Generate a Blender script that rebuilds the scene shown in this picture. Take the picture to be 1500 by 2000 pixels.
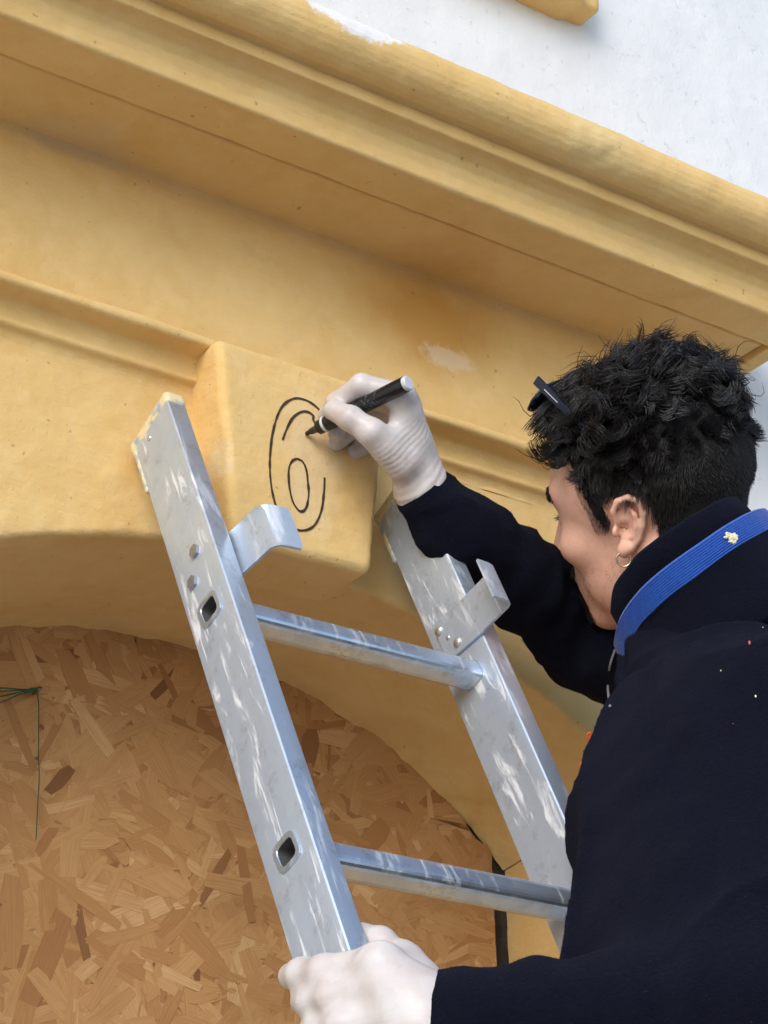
import bpy, bmesh, math, random
import numpy as np
from mathutils import Vector, Matrix
random.seed(7); RNG = np.random.default_rng(7)
for o in list(bpy.data.objects): bpy.data.objects.remove(o, do_unlink=True)
SC = bpy.context.scene; COL = SC.collection

# ------------------------------------------------------------------ camera
FPX, CX, CY = 4400.0, 750.0, 1000.0          # focal length in photo pixels, 1500 x 2000 photo
YAW, PITCH, ROLL = np.radians([35.78, 26.34, -1.39])
cyw, syw, cpt, spt = math.cos(YAW), math.sin(YAW), math.cos(PITCH), math.sin(PITCH)
FW = np.array([syw*cpt, cyw*cpt, spt]); RT0 = np.array([cyw, -syw, 0.0]); UP0 = np.cross(RT0, FW)
RT = RT0*math.cos(ROLL) + UP0*math.sin(ROLL); UPV = -RT0*math.sin(ROLL) + UP0*math.cos(ROLL)
cam_d = bpy.data.cameras.new('camera'); cam = bpy.data.objects.new('camera', cam_d); COL.objects.link(cam)
cam.matrix_world = Matrix(((RT[0], UPV[0], -FW[0], 0), (RT[1], UPV[1], -FW[1], 0), (RT[2], UPV[2], -FW[2], 0), (0, 0, 0, 1)))
cam_d.sensor_fit = 'HORIZONTAL'; cam_d.sensor_width = 36.0; cam_d.lens = 36.0*FPX/1500.0
cam_d.clip_start = 0.05; cam_d.clip_end = 2000
SC.camera = cam
def at(px, py, D):                            # photo pixel + distance along the view axis -> world point
    return RT*((px-CX)/FPX*D) - UPV*((py-CY)/FPX*D) + FW*D
def atY(px, py, y): d = at(px, py, 1.0); return d*(y/d[1])

# ------------------------------------------------------------------ sky, sun, exposure
SUN = np.array([-0.70, -0.58, 0.50]); SUN /= np.linalg.norm(SUN)
w = bpy.data.worlds.new('World'); SC.world = w; w.use_nodes = True
nt = w.node_tree; nt.nodes.clear()
sky = nt.nodes.new('ShaderNodeTexSky'); sky.sky_type = 'NISHITA'; sky.sun_disc = False
sky.sun_elevation = math.asin(SUN[2]); sky.sun_rotation = math.atan2(SUN[0], SUN[1])
sky.dust_density = 0.8; sky.air_density = 1.0; sky.ozone_density = 1.0
bg = nt.nodes.new('ShaderNodeBackground'); bg.inputs[1].default_value = 0.15
wo = nt.nodes.new('ShaderNodeOutputWorld')
nt.links.new(sky.outputs[0], bg.inputs[0]); nt.links.new(bg.outputs[0], wo.inputs[0])
sl = bpy.data.lights.new('sun', 'SUN'); sl.energy = 1.3; sl.angle = math.radians(35); sl.color = (1.0, 0.965, 0.92)
so = bpy.data.objects.new('sun', sl); COL.objects.link(so)
so.rotation_euler = Vector(SUN).to_track_quat('Z', 'Y').to_euler()
SC.view_settings.view_transform = 'Standard'; SC.view_settings.look = 'None'
SC.view_settings.exposure = 0.62; SC.view_settings.gamma = 1.0

# ------------------------------------------------------------------ helpers
def tag(o, label=None, cat=None, group=None, kind=None):
    if label: o['label'] = label
    if cat: o['category'] = cat
    if group: o['group'] = group
    if kind: o['kind'] = kind
    return o
def empty(name, loc=(0, 0, 0), parent=None):
    o = bpy.data.objects.new(name, None); COL.objects.link(o); o.location = loc; o.empty_display_size = .05
    if parent: o.parent = parent
    return o
def link(name, me, mat=None, parent=None, smooth=True, mw=None):
    if mat is not None and len(me.materials) == 0: me.materials.append(mat)
    if smooth: me.shade_smooth()
    else: me.shade_flat()
    o = bpy.data.objects.new(name, me); COL.objects.link(o)
    if parent is not None:
        o.parent = parent
    if mw is not None: o.matrix_local = mw
    return o
def pydata(name, V, F):
    me = bpy.data.meshes.new(name)
    V = np.asarray(V, dtype=np.float32)
    if isinstance(F, np.ndarray):
        k = F.shape[1]
        me.vertices.add(len(V)); me.vertices.foreach_set('co', V.ravel())
        me.loops.add(F.size); me.loops.foreach_set('vertex_index', F.ravel().astype(np.int32))
        me.polygons.add(len(F)); me.polygons.foreach_set('loop_start', np.arange(len(F), dtype=np.int32)*k)
        me.update(calc_edges=True); me.validate()
    else:
        me.from_pydata([tuple(map(float, v)) for v in V], [], F); me.update()
    return me
def _h(ix, iy, iz, s):
    n = (ix*374761393 + iy*668265263 + iz*2147483647 + s*1274126177) & 0xffffffff
    n = ((n ^ (n >> 13))*1274126177) & 0xffffffff
    n = n ^ (n >> 16)
    return (n & 0xffff).astype(np.float32)/32767.5 - 1.0
def vnoise(P, scale, s=0):
    Q = np.asarray(P, dtype=np.float64)*scale + 1000.0
    I = np.floor(Q).astype(np.int64); f = (Q-I).astype(np.float32); u = f*f*(3-2*f)
    x, y, z = I[:, 0], I[:, 1], I[:, 2]; r = 0
    for dx in (0, 1):
        wx = u[:, 0] if dx else 1-u[:, 0]
        for dy in (0, 1):
            wy = u[:, 1] if dy else 1-u[:, 1]
            for dz in (0, 1):
                wz = u[:, 2] if dz else 1-u[:, 2]
                r = r + wx*wy*wz*_h(x+dx, y+dy, z+dz, s)
    return r
def fnoise(P, scale, octs=3, s=0):
    r = 0; a = 1.0; t = 0
    for i in range(octs): r = r + a*vnoise(P, scale*2**i, s+i); t += a; a *= .5
    return r/t
# ---- signed distance shapes and surface nets
def smin(a, b, k):
    h = np.clip(.5+.5*(b-a)/k, 0, 1); return b*(1-h)+a*h-k*h*(1-h)
def smax(a, b, k): return -smin(-a, -b, k)
def ell(P, c, r, R=None):
    Q = P-np.asarray(c, np.float32)
    if R is not None: Q = Q@np.asarray(R, np.float32)
    r = np.asarray(r, np.float32)
    k0 = np.linalg.norm(Q/r, axis=1); k1 = np.linalg.norm(Q/(r*r), axis=1)
    return k0*(k0-1)/np.maximum(k1, 1e-6)
def cone(P, a, b, ra, rb, t_out=False):
    a = np.asarray(a, np.float32); b = np.asarray(b, np.float32); ab = b-a; Q = P-a
    t = np.clip(Q@ab/(ab@ab), 0, 1); d = np.linalg.norm(Q-t[:, None]*ab, axis=1)-(ra+(rb-ra)*t)
    return (d, t) if t_out else d
def chain(P, pts, rad, k=.004):
    d = None
    for i in range(len(pts)-1):
        e = cone(P, pts[i], pts[i+1], rad[i], rad[i+1]); d = e if d is None else smin(d, e, k)
    return d
def rbox(P, c, hsz, r, R=None):
    Q = P-np.asarray(c, np.float32)
    if R is not None: Q = Q@np.asarray(R, np.float32)
    q = np.abs(Q)-(np.asarray(hsz, np.float32)-r)
    return np.linalg.norm(np.maximum(q, 0), axis=1)+np.minimum(q.max(1), 0)-r
def snet(f, lo, hi, h, blk=6, slack=1.0, relax=0):
    lo = np.asarray(lo, np.float64); hi = np.asarray(hi, np.float64)
    nb = np.ceil((hi-lo)/(h*blk)).astype(int); n = nb*blk
    g = np.stack(np.meshgrid(*[np.arange(k) for k in nb], indexing='ij'), -1).reshape(-1, 3)
    cen = (lo+(g+.5)*h*blk-h*.5).astype(np.float32)
    dc = f(cen)
    V6 = np.empty((nb[0], nb[1], nb[2], blk, blk, blk), np.float32)
    V6[:] = np.sign(dc).reshape(nb)[..., None, None, None]
    act = np.where(np.abs(dc) < blk*h*.95*slack+.002)[0]
    l = np.stack(np.meshgrid(*[np.arange(blk)]*3, indexing='ij'), -1).reshape(-1, 3)
    for s in range(0, len(act), 1500):
        a = act[s:s+1500]
        P = (lo+(g[a][:, None, :]*blk+l[None])*h).reshape(-1, 3).astype(np.float32)
        V6[g[a][:, 0], g[a][:, 1], g[a][:, 2]] = f(P).reshape(len(a), blk, blk, blk)
    V = V6.transpose(0, 3, 1, 4, 2, 5).reshape(n)
    S = V < 0
    c8 = [S[dx:n[0]-1+dx, dy:n[1]-1+dy, dz:n[2]-1+dz] for dx in (0, 1) for dy in (0, 1) for dz in (0, 1)]
    sm = sum(c.astype(np.int8) for c in c8); m = (sm > 0) & (sm < 8)
    ids = -np.ones(m.shape, np.int64); C = np.argwhere(m); ids[m] = np.arange(len(C))
    acc = np.zeros((len(C), 3)); cnt = np.zeros(len(C))
    for ax in range(3):
        o1, o2 = [k for k in range(3) if k != ax]
        for u in (0, 1):
            for v in (0, 1):
                A = C.copy(); A[:, o1] += u; A[:, o2] += v; B = A.copy(); B[:, ax] += 1
                va = V[A[:, 0], A[:, 1], A[:, 2]]; vb = V[B[:, 0], B[:, 1], B[:, 2]]
                k = (va < 0) != (vb < 0)
                t = np.zeros(len(C)); t[k] = va[k]/(va[k]-vb[k])
                p = A.astype(float); p[:, ax] += t; acc[k] += p[k]; cnt[k] += 1
    X = lo+acc/np.maximum(cnt, 1)[:, None]*h
    Fs = []
    for ax in range(3):
        o1, o2 = [(1, 2), (2, 0), (0, 1)][ax]
        sl_a = [slice(None)]*3; sl_b = [slice(None)]*3
        sl_a[ax] = slice(0, n[ax]-1); sl_b[ax] = slice(1, n[ax])
        a = S[tuple(sl_a)]; b = S[tuple(sl_b)]
        E = np.argwhere(a != b)
        ok = (E[:, o1] > 0) & (E[:, o2] > 0) & (E[:, o1] < n[o1]-1) & (E[:, o2] < n[o2]-1); E = E[ok]
        ina = S[E[:, 0], E[:, 1], E[:, 2]]
        q = []
        for u, v in ((-1, -1), (0, -1), (0, 0), (-1, 0)):
            k = E.copy(); k[:, o1] += u; k[:, o2] += v; q.append(ids[k[:, 0], k[:, 1], k[:, 2]])
        q = np.stack(q, 1); q[~ina] = q[~ina][:, ::-1]
        Fs.append(q)
    F = np.concatenate(Fs)
    F = F[(F >= 0).all(1)]
    for _ in range(relax):
        s = np.zeros_like(X); c = np.zeros(len(X))
        for i, j in ((0, 1), (1, 2), (2, 3), (3, 0)):
            np.add.at(s, F[:, i], X[F[:, j]]); np.add.at(s, F[:, j], X[F[:, i]])
            np.add.at(c, F[:, i], 1); np.add.at(c, F[:, j], 1)
        X = X*.5+.5*s/np.maximum(c, 1)[:, None]
    return X, F
def grid_mesh(name, G, flip=False, disp=None):
    """G: (m, n, 3) points -> quad sheet; disp(P) moves each point along its normal"""
    m, n = G.shape[:2]
    if disp is not None:
        du = np.gradient(G, axis=0); dv = np.gradient(G, axis=1)
        N = np.cross(du, dv); N /= np.maximum(np.linalg.norm(N, axis=2, keepdims=True), 1e-9)
        if flip: N = -N
        G = G+N*disp(G.reshape(-1, 3)).reshape(m, n, 1)
    I = np.arange(m*n).reshape(m, n)
    F = np.stack([I[:-1, :-1], I[1:, :-1], I[1:, 1:], I[:-1, 1:]], -1).reshape(-1, 4)
    if flip: F = F[:, ::-1]
    return pydata(name, G.reshape(-1, 3), np.ascontiguousarray(F))
def bm_box(bm, c, s, bevel=0.0, seg=2):
    r = bmesh.ops.create_cube(bm, size=1.0)
    bmesh.ops.scale(bm, vec=s, verts=r['verts']); bmesh.ops.translate(bm, vec=c, verts=r['verts'])
    if bevel:
        e = list({e for v in r['verts'] for e in v.link_edges})
        bmesh.ops.bevel(bm, geom=e, offset=bevel, segments=seg, affect='EDGES', profile=.6)
def bm_done(bm, name):
    bmesh.ops.recalc_face_normals(bm, faces=bm.faces[:])
    me = bpy.data.meshes.new(name); bm.to_mesh(me); bm.free(); return me
def tube(path, rad, sides=8, close=False, caps=True):
    """tapered tube along a path -> V, F lists"""
    P = np.asarray(path, float); n = len(P)
    rad = np.broadcast_to(np.asarray(rad, float), (n,))
    T = np.gradient(P, axis=0)
    if close: T = (np.roll(P, -1, 0)-np.roll(P, 1, 0))
    T /= np.maximum(np.linalg.norm(T, axis=1, keepdims=True), 1e-9)
    ref = np.array([0, 0, 1.]) if abs(T[0, 2]) < .9 else np.array([1., 0, 0])
    V = []; prev = None
    for i in range(n):
        a = prev-(prev@T[i])*T[i] if prev is not None else np.cross(T[i], ref)
        a /= np.linalg.norm(a); prev = a; b = np.cross(T[i], a)
        for k in range(sides):
            an = 2*math.pi*k/sides; V.append(P[i]+rad[i]*(math.cos(an)*a+math.sin(an)*b))
    F = []
    for i in range(n if close else n-1):
        j = (i+1) % n
        for k in range(sides):
            k2 = (k+1) % sides; F.append((i*sides+k, i*sides+k2, j*sides+k2, j*sides+k))
    if caps and not close:
        F.append(tuple(range(sides))[::-1]); F.append(tuple((n-1)*sides+k for k in range(sides)))
    return V, F
def tube_obj(name, path, rad, mat, parent=None, sides=8, close=False):
    V, F = tube(path, rad, sides, close); return link(name, pydata(name, V, F), mat, parent)
def smooth_path(pts, n=8):
    """Catmull-Rom through the points"""
    P = np.asarray(pts, float); Q = np.vstack([2*P[0]-P[1], P, 2*P[-1]-P[-2]]); out = []
    for i in range(1, len(Q)-2):
        for t in np.linspace(0, 1, n, endpoint=False):
            a, b, c, d = Q[i-1:i+3]
            out.append(.5*((2*b)+(c-a)*t+(2*a-5*b+4*c-d)*t*t+(3*b-a-3*c+d)*t**3))
    out.append(P[-1]); return np.array(out)

# ------------------------------------------------------------------ material helpers
class NT:
    def __init__(s, name):
        s.m = bpy.data.materials.new(name); s.m.use_nodes = True; s.t = s.m.node_tree; s.t.nodes.clear()
        s.out = s.n('ShaderNodeOutputMaterial'); s.b = s.n('ShaderNodeBsdfPrincipled'); s.l(s.b.outputs[0], s.out.inputs[0])
        s.tc = s.n('ShaderNodeTexCoord')
    def n(s, t, **k):
        x = s.t.nodes.new(t)
        for a, v in k.items(): setattr(x, a, v)
        return x
    def l(s, a, b): s.t.links.new(a, b)
    def set(s, **k):
        for a, v in k.items():
            i = s.b.inputs[a.replace('_', ' ')]
            if hasattr(v, 'is_linked'): s.l(v, i)
            else: i.default_value = v
        return s
    def obj(s): return s.tc.outputs['Object']
    def mapping(s, v, scale=(1, 1, 1), rot=(0, 0, 0), loc=(0, 0, 0)):
        x = s.n('ShaderNodeMapping'); s.l(v, x.inputs[0]); x.inputs['Scale'].default_value = scale
        x.inputs['Rotation'].default_value = rot; x.inputs['Location'].default_value = loc; return x.outputs[0]
    def noise(s, v, scale, detail=4, rough=.55, dist=0.0):
        x = s.n('ShaderNodeTexNoise'); s.l(v, x.inputs['Vector']); x.inputs['Scale'].default_value = scale
        x.inputs['Detail'].default_value = detail; x.inputs['Roughness'].default_value = rough; x.inputs['Distortion'].default_value = dist
        return x.outputs[0]
    def ramp(s, v, stops):
        x = s.n('ShaderNodeValToRGB'); s.l(v, x.inputs[0]); e = x.color_ramp.elements
        while len(e) < len(stops): e.new(.5)
        for k, (p, c) in enumerate(stops):
            e[k].position = p; e[k].color = (*c, 1) if not isinstance(c, (int, float)) else (c, c, c, 1)
        return x.outputs[0]
    def mix(s, f, a, b, mode='MIX'):
        x = s.n('ShaderNodeMix', data_type='RGBA', blend_type=mode)
        for v, i in ((f, 0), (a, 6), (b, 7)):
            if hasattr(v, 'is_linked'): s.l(v, x.inputs[i])
            else: x.inputs[i].default_value = v if isinstance(v, (int, float)) else (*v, 1)
        return x.outputs[2]
    def math(s, op, a, b=0.0):
        x = s.n('ShaderNodeMath', operation=op)
        for v, i in ((a, 0), (b, 1)):
            if hasattr(v, 'is_linked'): s.l(v, x.inputs[i])
            else: x.inputs[i].default_value = v
        return x.outputs[0]
    def bump(s, h, strength=.3, dist=.002, normal=None):
        x = s.n('ShaderNodeBump'); s.l(h, x.inputs['Height']); x.inputs['Strength'].default_value = strength
        x.inputs['Distance'].default_value = dist
        if normal is not None: s.l(normal, x.inputs['Normal'])
        return x.outputs[0]
    def blob(s, v, c, r, soft=.5, ns=None, amp=.3):
        """0..1 mask round point c (object space), ellipsoid radii r, edge broken by noise"""
        x = s.n('ShaderNodeVectorMath', operation='SUBTRACT'); s.l(v, x.inputs[0]); x.inputs[1].default_value = c
        y = s.n('ShaderNodeVectorMath', operation='DIVIDE'); s.l(x.outputs[0], y.inputs[0]); y.inputs[1].default_value = r
        z = s.n('ShaderNodeVectorMath', operation='LENGTH'); s.l(y.outputs[0], z.inputs[0])
        d = z.outputs['Value']
        if ns: d = s.math('ADD', d, s.math('MULTIPLY', s.math('SUBTRACT', s.noise(v, ns, 5, .65), .5), amp*4))
        mr = s.n('ShaderNodeMapRange'); s.l(d, mr.inputs[0]); mr.inputs[1].default_value = 1+soft*.5; mr.inputs[2].default_value = 1-soft*.5
        return mr.outputs[0]

# ------------------------------------------------------------------ materials of the building
def mat_yellow():
    m = NT('ochre_limewash'); v = m.obj()
    big = m.ramp(m.noise(v, 4.5, 4, .6), [(.3, 0.0), (.72, 1.0)])
    c = m.mix(big, (.70, .452, .168), (.765, .53, .222))
    fine = m.ramp(m.noise(v, 38, 5, .65), [(.42, 0.0), (.75, 1.0)])
    c = m.mix(m.math('MULTIPLY', fine, .3), c, (.82, .62, .33))
    drk = m.ramp(m.noise(v, 11, 6, .68, .5), [(.52, 0.0), (.78, 1.0)])
    c = m.mix(m.math('MULTIPLY', drk, .42), c, (.58, .33, .085))
    # damp orange stain on the frieze, pale scuffs, grey rubbed patch, worn-off paint on the big roll moulding
    c = m.mix(m.math('MULTIPLY', m.blob(v, tuple(atY(835, 625, 1.70)), (.085, .1, .055), 1.0, 14, .25), .85), c, (.56, .28, .06))
    c = m.mix(m.math('MULTIPLY', m.blob(v, tuple(atY(875, 700, 1.70)), (.032, .05, .014), .35, 60, .5), .5), c, (.75, .62, .45))
    c = m.mix(m.math('MULTIPLY', m.blob(v, tuple(atY(140, 285, 1.70)), (.055, .05, .016), .6, 40, .4), .4), c, (.60, .47, .30))
    c = m.mix(m.math('MULTIPLY', m.blob(v, tuple(atY(600, 905, 1.65)), (.03, .05, .07), .8, 30, .5), .42), c, (.76, .63, .42))
    c = m.mix(m.math('MULTIPLY', m.blob(v, tuple(atY(430, 890, 1.65)), (.012, .03, .022), .6, 70, .5), .55), c, (.70, .58, .38))
    c = m.mix(m.blob(v, tuple(atY(690, 48, 1.478)), (.05, .05, .018), .3, 55, .45), c, (.80, .78, .76))
    c = m.mix(m.math('MULTIPLY', m.blob(v, tuple(atY(1165, 285, 1.478)), (.05, .05, .03), .6, 60, .5), .6), c, (.74, .56, .27))
    spk = m.ramp(m.noise(v, 95, 2, .5), [(.735, 0.0), (.76, 1.0)])
    c = m.mix(m.math('MULTIPLY', spk, .5), c, (.30, .17, .06))
    streak = m.noise(m.mapping(v, (24, 60, 120), (0, .10, 0)), 1.0, 4, .6)
    hgt = m.math('ADD', m.math('MULTIPLY', m.noise(v, 48, 5, .6), .8), m.math('MULTIPLY', streak, .42))
    grit = m.ramp(m.noise(v, 160, 3, .6), [(.62, 0.0), (.70, 1.0)])
    hgt = m.math('ADD', hgt, m.math('MULTIPLY', grit, .12))
    m.set(Base_Color=c, Roughness=.82, Normal=m.bump(hgt, .6, .0032), Specular_IOR_Level=.25)
    return m.m
def mat_white():
    m = NT('white_limewash'); v = m.obj()
    c = m.mix(m.ramp(m.noise(v, 6, 5, .6), [(.35, 0.0), (.7, 1.0)]), (.74, .745, .755), (.80, .805, .81))
    pits = m.ramp(m.noise(v, 55, 5, .75), [(.62, 0.0), (.74, 1.0)])
    c = m.mix(m.math('MULTIPLY', pits, .25), c, (.62, .60, .57))
    h = m.math('ADD', m.noise(v, 45, 6, .7), m.math('MULTIPLY', pits, -.8))
    m.set(Base_Color=c, Roughness=.85, Normal=m.bump(h, .5, .003)); return m.m
YEL = mat_yellow(); WHT = mat_white()

def plaster_disp(a=1.0):
    def f(P):
        return a*(.0016*fnoise(P, 14, 3, 3)+.0007*fnoise(P*np.array([1, 1, 1.6]), 60, 2, 9))
    return f

# ------------------------------------------------------------------ setting
GZ = -1.5
def mat_ground():
    m = NT('paving'); v = m.obj()
    c = m.mix(m.noise(v, 1.4, 5), (.40, .37, .33), (.50, .465, .42))
    br = m.n('ShaderNodeTexBrick'); m.l(m.mapping(v, (2.5, 2.5, 2.5)), br.inputs[0])
    m.l(c, br.inputs['Color1']); m.l(c, br.inputs['Color2']); br.inputs['Mortar'].default_value = (.2, .185, .165, 1)
    br.inputs['Mortar Size'].default_value = .012
    m.set(Base_Color=br.outputs[0], Roughness=.9, Normal=m.bump(m.noise(v, 30), .3, .01)); return m.m
bm = bmesh.new(); bmesh.ops.create_grid(bm, x_segments=2, y_segments=2, size=600)
g = link('ground', bm_done(bm, 'ground'), mat_ground(), smooth=False); g.location = (0, 0, GZ); tag(g, kind='structure')

# ------------------------------------------------------------------ the house front
house = empty('house_front', (1.09, 1.7, GZ))
tag(house, 'ochre plaster doorway surround with cornice on a white house wall', 'building')
HI = Matrix.Translation((-1.09, -1.7, -GZ))
def part(name, me, mat, parent=house, smooth=True):
    return link(name, me, mat, parent, smooth, HI if parent is house else None)
XE0, XE1 = .46, 1.715                       # ends of the surround
AX, AZ, AR = 1.0865, .137, .812             # arch circle on the front face
BX, BZ, BR = 1.0905, .283, .6495            # inner edge of the reveal
YS, YB = 1.70, 1.90                         # front face, boarding
HW = .47                                    # half width of the opening on the front face
HWI = .4405
# white wall: right of, left of and above the surround
def sheet(x0, x1, z0, z1, y, st, disp=None):
    xs = np.arange(x0, x1+st*.5, st); zs = np.arange(z0, z1+st*.5, st)
    Xg, Zg = np.meshgrid(xs, zs, indexing='ij'); G = np.stack([Xg, np.full_like(Xg, y), Zg], -1)
    return grid_mesh('sheet', G, flip=False, disp=disp)
wd = lambda P: .0035*fnoise(P, 5, 3, 21)+.0012*fnoise(P, 40, 3, 5)
G = np.stack(np.meshgrid(np.arange(.36, 2.42, .008), [1.716], np.arange(GZ, 2.3, .008), indexing='ij'), -1)[:, 0]
me = grid_mesh('wall', G, disp=wd)
bm = bmesh.new(); bm.from_mesh(me)
bmesh.ops.delete(bm, geom=[f for f in bm.faces if .38 < f.calc_center_median().x < 1.68 and f.calc_center_median().z < 1.38], context='FACES')
me = bpy.data.meshes.new('wall'); bm.to_mesh(me); bm.free()
part('wall', me, WHT)
for (x0, x1, z0, z1, y) in ((-3.0, .37, GZ, 3.2, 1.918), (2.41, 5.0, GZ, 3.2, 1.918), (.371, 2.409, 2.285, 3.2, 1.918), (.3755, .465, GZ, 1.4, 1.93), (1.67, 1.73, GZ, 1.4, 1.95)):
    bm = bmesh.new(); bm_box(bm, ((x0+x1)/2, y, (z0+z1)/2), (x1-x0, .40, z1-z0)); part('wall', bm_done(bm, 'wall'), WHT, smooth=False)
# cornice
def resample(pts, st):
    P = np.asarray(pts, float); out = [P[0]]
    for a, b in zip(P[:-1], P[1:]):
        n = max(1, int(round(np.linalg.norm(b-a)/st)))
        for t in np.linspace(0, 1, n+1)[1:]: out.append(a+(b-a)*t)
    return np.array(out)
def soften(P, it=2):
    P = P.copy()
    for _ in range(it): P[1:-1] = .25*P[:-2]+.5*P[1:-1]+.25*P[2:]
    return P
prof = [(1.705, 1.351), (1.610, 1.352), (1.607, 1.357), (1.601, 1.357), (1.598, 1.345), (1.546, 1.3435), (1.5435, 1.3455), (1.5425, 1.360), (1.539, 1.371), (1.533, 1.379),
        (1.5235, 1.3835), (1.5135, 1.3845), (1.512, 1.400), (1.503, 1.4005)]
for k in range(0, 13):
    an = math.radians(-90-15*k); prof.append((1.502+.031*math.cos(an), 1.4285+.0305*math.sin(an)))
prof += [(1.62, 1.47), (1.725, 1.485)]
pr = resample(prof, .0020)
xs = np.arange(XE0, XE1+.045, .005)
G = np.zeros((len(xs), len(pr), 3))
for i, x in enumerate(xs):
    G[i, :, 0] = x; G[i, :, 1] = pr[:, 0]; G[i, :, 2] = pr[:, 1]
# the mouldings turn back to the wall at the right end: mitred return
ret = np.clip((1.70-G[..., 1]), 0, .3)
lim = XE1-.0+ret*.35-.03
over = G[..., 0] > lim
G[..., 0] = np.minimum(G[..., 0], lim)
def cdisp(P):
    d = .0022*fnoise(P*np.array([.6, 1, 1]), 11, 3, 31)+.0011*fnoise(P, 45, 3, 32)
    c = atY(1165, 290, 1.478); r = np.linalg.norm((P-c)/np.array([.05, .05, .04]), axis=1)
    return d+np.exp(-r*r)*.0035*fnoise(P, 50, 3, 40)
part('cornice', grid_mesh('cornice', G, flip=False, disp=cdisp), YEL)
# closed end of the cornice
xe = G[-1]; n = len(xe); V = list(xe)+[(p[0]+.0, 1.73, p[2]) for p in xe]
part('cornice_end', pydata('cornice_end', V, [(i, n+i, n+i+1, i+1) for i in range(n-1)]), YEL)
# frieze
fr = sheet(XE0, XE1-.025, 1.10, 1.356, 1.70, .005, plaster_disp(1.2)); part('frieze', fr, YEL)
bm = bmesh.new(); bm_box(bm, (XE1-.030, 1.7125, 1.20), (.014, .024, .33)); part('frieze_end', bm_done(bm, 'frieze_end'), YEL, smooth=False)
bm = bmesh.new(); bm_box(bm, (XE0+.005, 1.7125, 1.20), (.012, .024, .33)); part('frieze_end', bm_done(bm, 'frieze_end'), YEL, smooth=False)
# architrave moulding + spandrel + rounded arris + reveal: one sheet, column by column along the arch
mould = [(1.705, 1.1535), (1.665, 1.153), (1.660, 1.151), (1.6595, 1.1430), (1.662, 1.1405), (1.684, 1.1370), (1.688, 1.130), (1.6895, 1.1195), (1.6875, 1.1165),
         (1.6895, 1.1135), (1.6955, 1.111), (1.699, 1.105), (1.6999, 1.098), (1.70, 1.094)]
mould = soften(resample(mould, .0024), 1)
KT = math.asin(HWI/BR)/math.asin(HW/AR)
def arch_col(th):
    """th: angle from the crown; one column from moulding to the back of the reveal"""
    xa = AX+AR*math.sin(th); za = AZ+AR*math.cos(th)
    xi = BX+BR*math.sin(th*KT); zi = BZ+BR*math.cos(th*KT)
    if abs(xi-BX) > HWI: xi = BX+math.copysign(HWI, th)
    rr = .007; c = []
    for y, z in mould: c.append((xa, y, z))
    for z in np.linspace(1.092, za+rr, 44)[1:]: c.append((xa, YS, z))
    for k in range(1, 7):
        a = math.radians(15*k); c.append((xa, YS+rr*(1-math.cos(a)), za+rr*(1-math.sin(a))))
    y0 = YS+rr
    for t in np.linspace(0, 1, 46)[1:]:
        c.append((xa+(xi-xa)*t, y0+(YB+.01-y0)*t, za+(zi-za)*t))
    return c
TH = math.asin(HW/AR)
G = np.array([arch_col(t) for t in np.linspace(-TH, TH, 230)])
def adisp(P):
    d = .0017*fnoise(P, 12, 3, 51)+.0008*fnoise(P*np.array([1, 1, 1.7]), 55, 3, 52)
    r = np.hypot(P[:, 0]-AX, P[:, 2]-AZ)
    d += np.exp(-((r-AR)/.012)**2)*np.exp(-((P[:, 1]-YS)/.02)**2)*.0028*fnoise(P, 38, 3, 53)   # uneven arris
    lip = (P[:, 1] > 1.83)*np.clip((P[:, 1]-1.83)/.06, 0, 1)
    return d+lip*.011*fnoise(P*np.array([1, .5, 1]), 16, 4, 54)                                  # ragged rear edge
part('arch', grid_mesh('arch', G, flip=True, disp=adisp), YEL)
# pilaster faces and jambs
for sgn in (-1, 1):
    xf = AX+sgn*HW; xo = XE1-.025 if sgn > 0 else XE0; zt = 1.092
    zs = np.arange(GZ, zt, .008); xs = np.linspace(xf+sgn*.012, xo, 24)
    zcut = AZ+AR*math.cos(TH)
    col = [(x, YS) for x in xs[::-1]]
    for k in range(1, 7):
        a = math.radians(15*k); col.append((xf+sgn*.012*(1-math.sin(a)), YS+.012*(1-math.cos(a))))
    for t in np.linspace(0, 1, 24)[1:]: col.append((xf+(BX+sgn*HWI-xf)*t, YS+.012+(YB+.01-YS-.012)*t))
    zj = np.linspace(GZ, zcut+.004, 290)
    zi_end = BZ+BR*math.cos(TH*KT); kt = np.array([min(1, max(0, (y-YS-.012)/(YB+.01-YS-.012))) for (x, y) in col])
    G = np.array([[(x, y, GZ+(z-GZ)*((zcut+(zi_end-zcut)*k_+.003-GZ)/(zcut+.004-GZ))) for (x, y), k_ in zip(col, kt)] for z in zj])
    part('jamb', grid_mesh('jamb', G, flip=(sgn < 0), disp=plaster_disp()), YEL)
    G = np.array([[(x, YS, z) for x in np.linspace(xf-sgn*.004, xo, 24)] for z in np.linspace(zcut-.003, zt+.012, 60)])
    part('pilaster', grid_mesh('pilaster', G, flip=(sgn > 0), disp=plaster_disp()), YEL)
    G = np.array([[(x, y, z) for (y, z) in mould] for x in np.linspace(xf-sgn*.002, xo, 40)])
    part('moulding', grid_mesh('moulding', G, flip=(sgn > 0), disp=plaster_disp()), YEL)
bm = bmesh.new(); bm_box(bm, (XE1-.030, 1.7125, (GZ+1.10)/2), (.014, .024, 1.10-GZ)); part('pilaster_end', bm_done(bm, 'pilaster_end'), YEL, smooth=False)
bm = bmesh.new(); bm_box(bm, (XE0+.005, 1.7125, (GZ+1.10)/2), (.012, .024, 1.10-GZ)); part('pilaster_end', bm_done(bm, 'pilaster_end'), YEL, smooth=False)
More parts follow.
